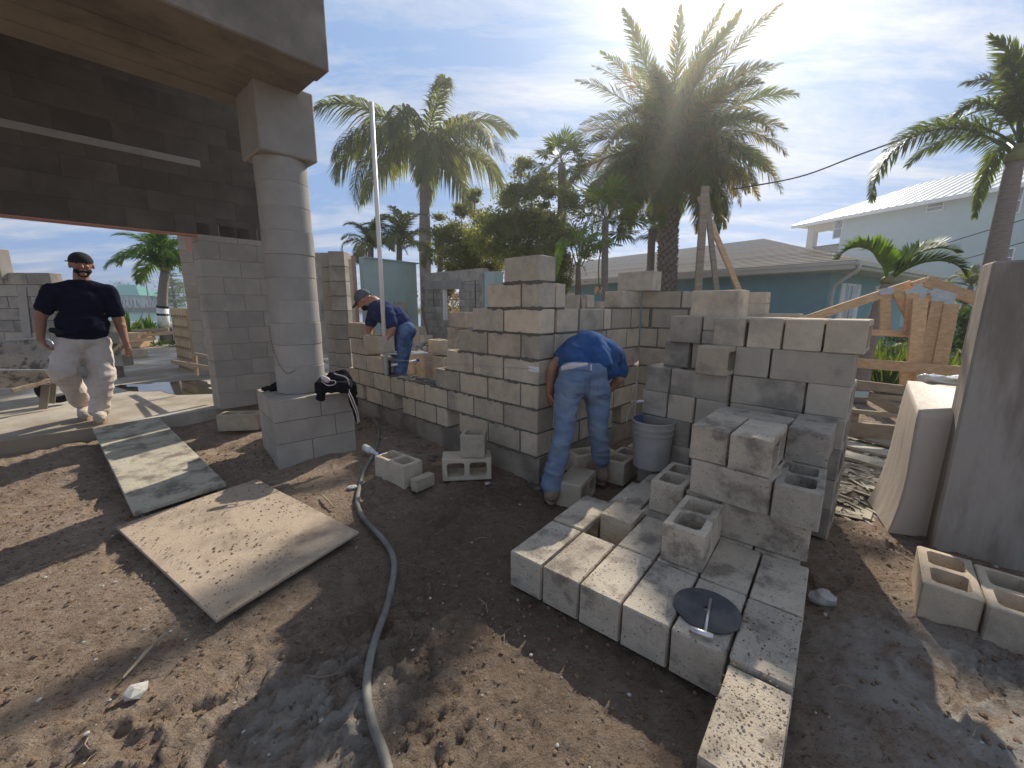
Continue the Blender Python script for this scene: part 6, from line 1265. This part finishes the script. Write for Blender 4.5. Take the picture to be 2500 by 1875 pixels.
# bank of small-leaved bush just above the wall top block
# --- banana-like plant beyond the wall
bn = root('banana_plant', 'torn-leaved banana-like plant standing just right of the wall corner top', 'plant', gy(1412, 990, 6.2).xy.to_3d()); Ib = inv(bn)
def paddle(P, w_, seed, m_='leaf_green', par_=None):
    rg = random.Random(seed); pts = smooth([tuple(p) for p in P], 8); q = MB(); n = len(pts)
    for s in (-1, 1):
        i = 0
        while i < n-1:
            seg = rg.choice((1, 1, 2)); j = min(n-1, i+seg); t0, t1_ = i/(n-1), j/(n-1); W0 = w_*math.sin(math.pi*min(1, .12+t0*.88))**.6; W1_ = w_*math.sin(math.pi*min(1, .12+t1_*.88))**.6
            tan = (pts[j]-pts[i]).normalized(); sd = tan.cross(Vector((0, -.5, 1))).normalized()*s; dr_ = Vector((0, 0, -rg.uniform(.15, .7)))
            q.add([pts[i], pts[j], pts[j]+(sd+dr_).normalized()*W1_*rg.uniform(.8, 1)+tan*.01, pts[i]+(sd+dr_).normalized()*W0*rg.uniform(.8, 1)+tan*.03], [(0, 1, 2, 3)]); i = j
    return q.mesh('leaf')
for k, (P, w_) in enumerate((([(1412, 640), (1400, 590), (1370, 600), (1352, 690)], .09), ([(1416, 640), (1425, 590), (1460, 568), (1500, 590)], .09), ([(1414, 640), (1412, 590), (1400, 560), (1378, 545)], .08), ([(1420, 650), (1440, 610), (1470, 590), (1520, 600)], .09), ([(1413, 640), (1418, 590), (1424, 570), (1430, 545)], .09), ([(1408, 650), (1392, 600), (1372, 580), (1358, 610)], .08), ([(1418, 640), (1432, 600), (1450, 575), (1462, 560)], .055))):
    PP = [gy(x, y, 6.2+.1*math.sin(k)) for x, y in P]; lf_ = link('leaf', paddle(PP[1:], w_, k), 'leaf_green', bn, Ib); q = MB(); q.tube(smooth([tuple(p) for p in PP], 5), .009, 6); link('stalk', q.mesh('stalk'), 'petiole', lf_).matrix_local = Matrix()
q = MB(); q.tube([gy(1412, 1000, 6.2), gy(1411, 760, 6.2), gy(1412, 640, 6.2)], [.07, .06, .03], 10); link('stem', q.mesh('stem'), 'trunk', bn, Ib)
q = MB(); q.tube(smooth([tuple(gy(x, y, 6.3)) for x, y in ((1478, 545), (1470, 600), (1462, 640), (1462, 690), (1466, 705))], 6), .010, 6); link('drooping_stalk', q.mesh('drooping_stalk'), 'petiole', None, None, 'bare brown stalk arching down from the young fan palm', 'stalk')
q = MB(); rg = random.Random(4)
for i in range(8): a = gy(1466, 700, 6.3); q.add([a, a+Vector((rg.uniform(-.12, .06), 0, rg.uniform(-.13, .02))), a+Vector((rg.uniform(-.12, .06), .02, rg.uniform(-.13, .0)))], [(0, 1, 2)])
link('dry_leaf', q.mesh('dry_leaf'), 'wood_new', None, None, 'curled dry brown leaf hanging above the far blocks', 'dry leaf')
# --- garden plants at the right behind the trusses
def strap_plant(c, n, L, w_, seed, label, m_='leaf_dark', group=None):
    rg = random.Random(seed); r_ = root('strap_leaf_plant', label, 'plant', c, 0, group); q = MB()
    for i in range(n):
        a = rg.uniform(0, 6.28); el = rg.uniform(.4, 1.4); d = Vector((math.cos(a)*math.cos(el), math.sin(a)*math.cos(el), math.sin(el))); s_ = Vector((-math.sin(a), math.cos(a), 0))*w_/2; l_ = L*rg.uniform(.6, 1.1); p0 = Vector((rg.uniform(-.1, .1), rg.uniform(-.1, .1), 0)); p1 = p0+d*l_*.6; p2 = p0+d*l_*.95+Vector((0, 0, -.25*l_*math.cos(el)))
        q.add([p0-s_*.6, p0+s_*.6, p1+s_, p1-s_, p2], [(0, 1, 2, 3), (3, 2, 4)])
    o = link('leaves', q.mesh('leaves'), m_, r_); return r_
for k, (px, py, Y) in enumerate(((2170, 870, 6.9), (2215, 865, 7.3), (2330, 870, 6.6), (2370, 860, 6.4), (2130, 860, 7.8), (2400, 850, 7.2))):
    c = gy(px, py, Y); c.z = 0; strap_plant(c, 90, 1.0, .05, k, 'strap-leaved garden plant behind the trusses, %s' % ('first from the left group', 'left of the upright boards', 'right of the upright boards', 'beside the stained pier', 'nearest the teal house corner', 'farthest behind the pier')[k], group='strap-leaved plants behind the trusses')
bs = root('hedge_bush', 'bright green small-leaved bush beside the stained pier', 'bush', gy(2385, 900, 7.5).xy.to_3d()); C_ = [(gy(2385, 770, 7.5).x, 7.5, 1.3, .35), (gy(2390, 830, 7.5).x, 7.6, .8, .45), (gy(2370, 740, 7.5).x, 7.5, 1.6, .2)]; link('foliage', leaf_crown(C_, 3800, .05, 9), 'hedge', bs, inv(bs))
g_ = leaf_crown([(gy(2130+20*k, 910, 8+.3*k).x, 8+.3*k, .15, .7) for k in range(10)], 14000, .05, 4, .25); link('ground_cover', g_, 'hedge', kind='stuff')
q = MB(); q.add([gz(1990, 905, -.03), (9, 9.5, -.03), (30, 22, -.03), (60, 10, -.03), (16, 3, -.03), gz(2400, 960, -.03)], [(0, 5, 4, 3, 2, 1)]); link('lawn', q.mesh('lawn'), 'grass', kind='structure')
# small plants behind window hole: dry sunlit branches
q_ = leaf_crown([(gy(1100, 750, 15.5).x, 15.5, gy(1100, 745, 15.5).z, .75), (gy(1090, 720, 16).x, 16, gy(1100, 715, 16).z, .5)], 3500, .06, 6); tb = root('dry_bush', 'sun-bleached dry bush seen through the small window hole', 'bush', gy(1100, 800, 15.5).xy.to_3d()); link('foliage', q_, mat('dry_leaf', (.32, .25, .18), .3, 3, .8, 0, 60, trans=.3), tb, inv(tb))
# ================================================================== FAR SHORE AND GARDEN THROUGH THE DOORWAY
zs = .5
def shore_tree(px, py, rp, Y, label, m_='shore', kind=0, seed=0):
    c = gy(px, py, Y); r_ = rp*Y/991.; b_ = Vector((c.x, c.y, zs)); t_ = root('shore_tree', label, 'tree', b_, 0, 'trees on the far shore'); It = inv(t_)
    cl = [(c.x+random.Random(seed+j).uniform(-.8, .8)*r_, c.y+random.Random(seed+j+50).uniform(-.5, .5)*r_, c.z+random.Random(seed+j+90).uniform(-.45, .3)*r_, r_*.55) for j in range(7)]
    link('crown', leaf_crown(cl, 2200, r_*.07, seed, .7), m_, t_, It); q = MB(); q.tube([b_, Vector((c.x, c.y, c.z))], [r_*.06, r_*.03], 6); link('trunk', q.mesh('trunk'), 'trunk', t_, It)
for k, (px, py, rp, Y, lb_) in enumerate(((305, 712, 34, 150, 'broad dark tree on the far shore above the green roof'), (270, 728, 26, 155, 'dark tree on the far shore left of the green roof, next to the walking man'), (352, 728, 20, 150, 'rounded tree on the far shore right of the green roof'), (385, 735, 24, 128, 'tree on the far shore left of the white-banded trunk'), (440, 738, 22, 125, 'yellowish tree on the far shore right of the white-banded trunk'), (465, 735, 20, 150, 'pale tree on the far shore beside the doorway jamb'), (120, 735, 26, 150, 'tree on the far shore behind the left arm of the walking man'), (20, 738, 20, 150, 'low tree on the far shore at the far left'))): shore_tree(px, py, rp, Y, lb_, seed=k*7)
ar = gy(423, 715, 60); rt_ = root('norfolk_pine', 'tiered dark conifer behind the white-banded palm', 'tree', Vector((ar.x, ar.y, zs))); q = MB(); q.tube([(ar.x, ar.y, zs), (ar.x, ar.y, ar.z+3.2)], [.25, .04], 6); link('trunk', q.mesh('trunk'), 'trunk', rt_, inv(rt_))
ccl = []
for j in range(9): ccl.append((ar.x, ar.y, 2.2+j*.85, 1.7*(1-j/10)))
link('crown', leaf_crown(ccl, 4200, .13, 8, .12), 'leaf_dark', rt_, inv(rt_))
for k, (px, pyt) in enumerate(((356, 688), (433, 700), (446, 698))):
    tp = gy(px, pyt, 120); fr = [(bf[i % 2], i*GA, R(60-90*i/10), 0, 1.4, 0) for i in range(10)]; palm('thin distant palm on the far shore, %s' % ('alone above the trees', 'left of a close pair', 'right of a close pair')[k], Vector((tp.x, tp.y, zs)), tp, .22, .16, fr, 'leaf_dark', 'thin palms on the far shore', 'trunk_grey')
hs = root('green_roof_house', 'white waterfront house with a green metal hip roof on the far shore', 'house', gy(312, 755, 122)); Ih = inv(hs)
c = gy(303, 742, 122); wd = 9.0; q = MB(); q.box((c.x, c.y+4, 2.2), (wd*1.25, 8, 3.6)); link('wall', q.mesh('wall'), 'white', hs, Ih)
for j in range(5): q = MB(); q.box((c.x-4+j*2.1, c.y-1.2, 2.0), (.3, .3, 3.4)); link('porch_post', q.mesh('porch_post'), 'white', hs, Ih)
for j in range(4): q = MB(); q.box((c.x-3+j*2.1, c.y-.03, 1.8), (1.4, .1, 1.6)); link('window', q.mesh('window'), 'glass', hs, Ih)
q = MB(); a = [(c.x-7.5, c.y-2.2, 4.0), (c.x+7.0, c.y-2.2, 4.0), (c.x+7.0, c.y+9, 4.0), (c.x-7.5, c.y+9, 4.0), (c.x-2.5, c.y+3, 7.2), (c.x+1.5, c.y+3, 7.2)]; q.add(a, [(0, 1, 5, 4), (1, 2, 5), (2, 3, 4, 5), (3, 0, 4), (3, 2, 1, 0)]); link('roof', q.mesh('roof'), 'green_roof', hs, Ih)
h2 = root('shore_house', 'low grey house among the trees on the far shore', 'house', gy(375, 755, 125)); q = MB(); c = gy(372, 745, 128); q.box((c.x, c.y, 2.0), (9, 6, 3)); link('wall', q.mesh('wall'), 'paleblue', h2, inv(h2)); q = MB(); q.prism([(c.x-5, c.y-3.3, 3.5), (c.x+5, c.y-3.3, 3.5), (c.x, c.y-3.3, 5.2)], (0, 6.6, 0)); link('roof', q.mesh('roof', True), 'trunk_grey', h2, inv(h2))
sw = root('dock', 'long grey timber dock with pilings along the far shore', 'dock', gy(380, 757, 112)); Is = inv(sw); y_ = 112
q = MB(); q.box((-92, y_, .95), (60, 2.2, .25)); link('deck', q.mesh('deck'), 'soffit', sw, Is)
rg = random.Random(2)
for j in range(34): x = -121+j*1.75; q = MB(); hgt = rg.uniform(1.0, 2.2); q.box((x, y_-1.2, hgt/2-.3), (.32, .32, hgt+.9)); link('piling', q.mesh('piling'), 'trunk_grey', sw, Is)
bo = root('white_boat', 'small white boat moored at the far dock beside the brick stack', 'boat', gy(445, 757, 106)); c = gy(447, 757, 106); q = MB(); q.prism([(c.x-4, c.y, 0), (c.x+3, c.y, 0), (c.x+4.5, c.y, 1.1), (c.x-4, c.y, .9)], (0, 2.2, 0)); link('hull', q.mesh('hull', True), 'white', bo, inv(bo)); q = MB(); q.box((c.x-.5, c.y+1.1, 1.5), (2.4, 1.6, 1.2)); link('cabin', q.mesh('cabin'), 'white', bo, inv(bo))
# white railing, planters, rails in the garden
rl = root('white_garden_railing', 'low white baluster railing at the end of the slab, beside the bay', 'railing', gy(440, 835, 14.3)); Ir = inv(rl)
for (px, pyt) in ((435, 795), (418, 800)):
    a, b = gy(px, pyt, 14.3), gy(px, 842, 14.3); q = MB(); q.box(((a.x), 14.3, (a.z+b.z)/2), (.35, .35, a.z-b.z)); q2 = link('post', q.bevel('post', .02), 'white', rl, Ir)
x = gy(330, 830, 14.3).x
while x < gy(470, 830, 14.3).x: q = MB(); q.tube([(x, 14.3, .1), (x, 14.3, .35), (x, 14.3, .75)], [.05, .09, .04], 6); link('baluster', q.mesh('baluster'), 'white', rl, Ir); x += .32
q = MB(); q.box((gy(400, 818, 14.3).x, 14.3, .80), (2.6*1.6, .18, .10)); link('top_rail', q.mesh('top_rail'), 'white', rl, Ir)
for k, (a, b, lab) in enumerate((((322, 808), (412, 805), 'upper pale form board laid along the planter by the bay'), ((318, 822), (420, 812), 'reddish form board laid along the planter by the bay'), ((318, 832), (380, 826), 'lower form board laid along the planter by the bay'))):
    q = MB(); q.beam(gy(*a, 12.6-.2*k), gy(*b, 12.8-.2*k), .10, .05, (0, 1, 0)); link('form_board', q.mesh('form_board'), ['wood_grey', 'wood_new', 'wood_new'][k], None, None, lab, 'board')
c = gy(335, 845, 12.5); q = MB(); q.box((c.x, 12.5, .38), (.6, .5, .45)); link('planter', q.bevel('planter', .02), 'clay', None, None, 'tan planter box under the form boards at the end of the slab', 'planter')
strap_plant(gy(322, 840, 13.2), 60, 1.3, .10, 21, 'spiky green plant rising behind the planter next to the man hand', 'leaf_green'); strap_plant(gy(362, 830, 13.6), 50, 1.0, .09, 22, 'small spiky palm-like plant in front of the bay', 'leaf_green')
c = gy(400, 845, 13.0); link('garden_grass', leaf_crown([(c.x-1.2+.6*k, 13.0, .12, .45) for k in range(6)], 3500, .06, 14, .3), 'hedge', kind='stuff')

# ------------------------------------------------------------------ haze volume added to stand in for lens glare
hb_ = MB(); hb_.box((0, 150, 5.5), (1100, 560, 17)); hz = link('haze', hb_.mesh('haze'), None, kind='stuff')
hm = bpy.data.materials.new('haze'); hm.use_nodes = True; hm.node_tree.nodes.clear(); vo = hm.node_tree.nodes.new('ShaderNodeVolumePrincipled'); vo.inputs['Density'].default_value = .0030; vo.inputs['Color'].default_value = (.97, .98, 1, 1); vo.inputs['Anisotropy'].default_value = .76
oo = hm.node_tree.nodes.new('ShaderNodeOutputMaterial'); hm.node_tree.links.new(vo.outputs[0], oo.inputs['Volume']); hz.data.materials.append(hm)
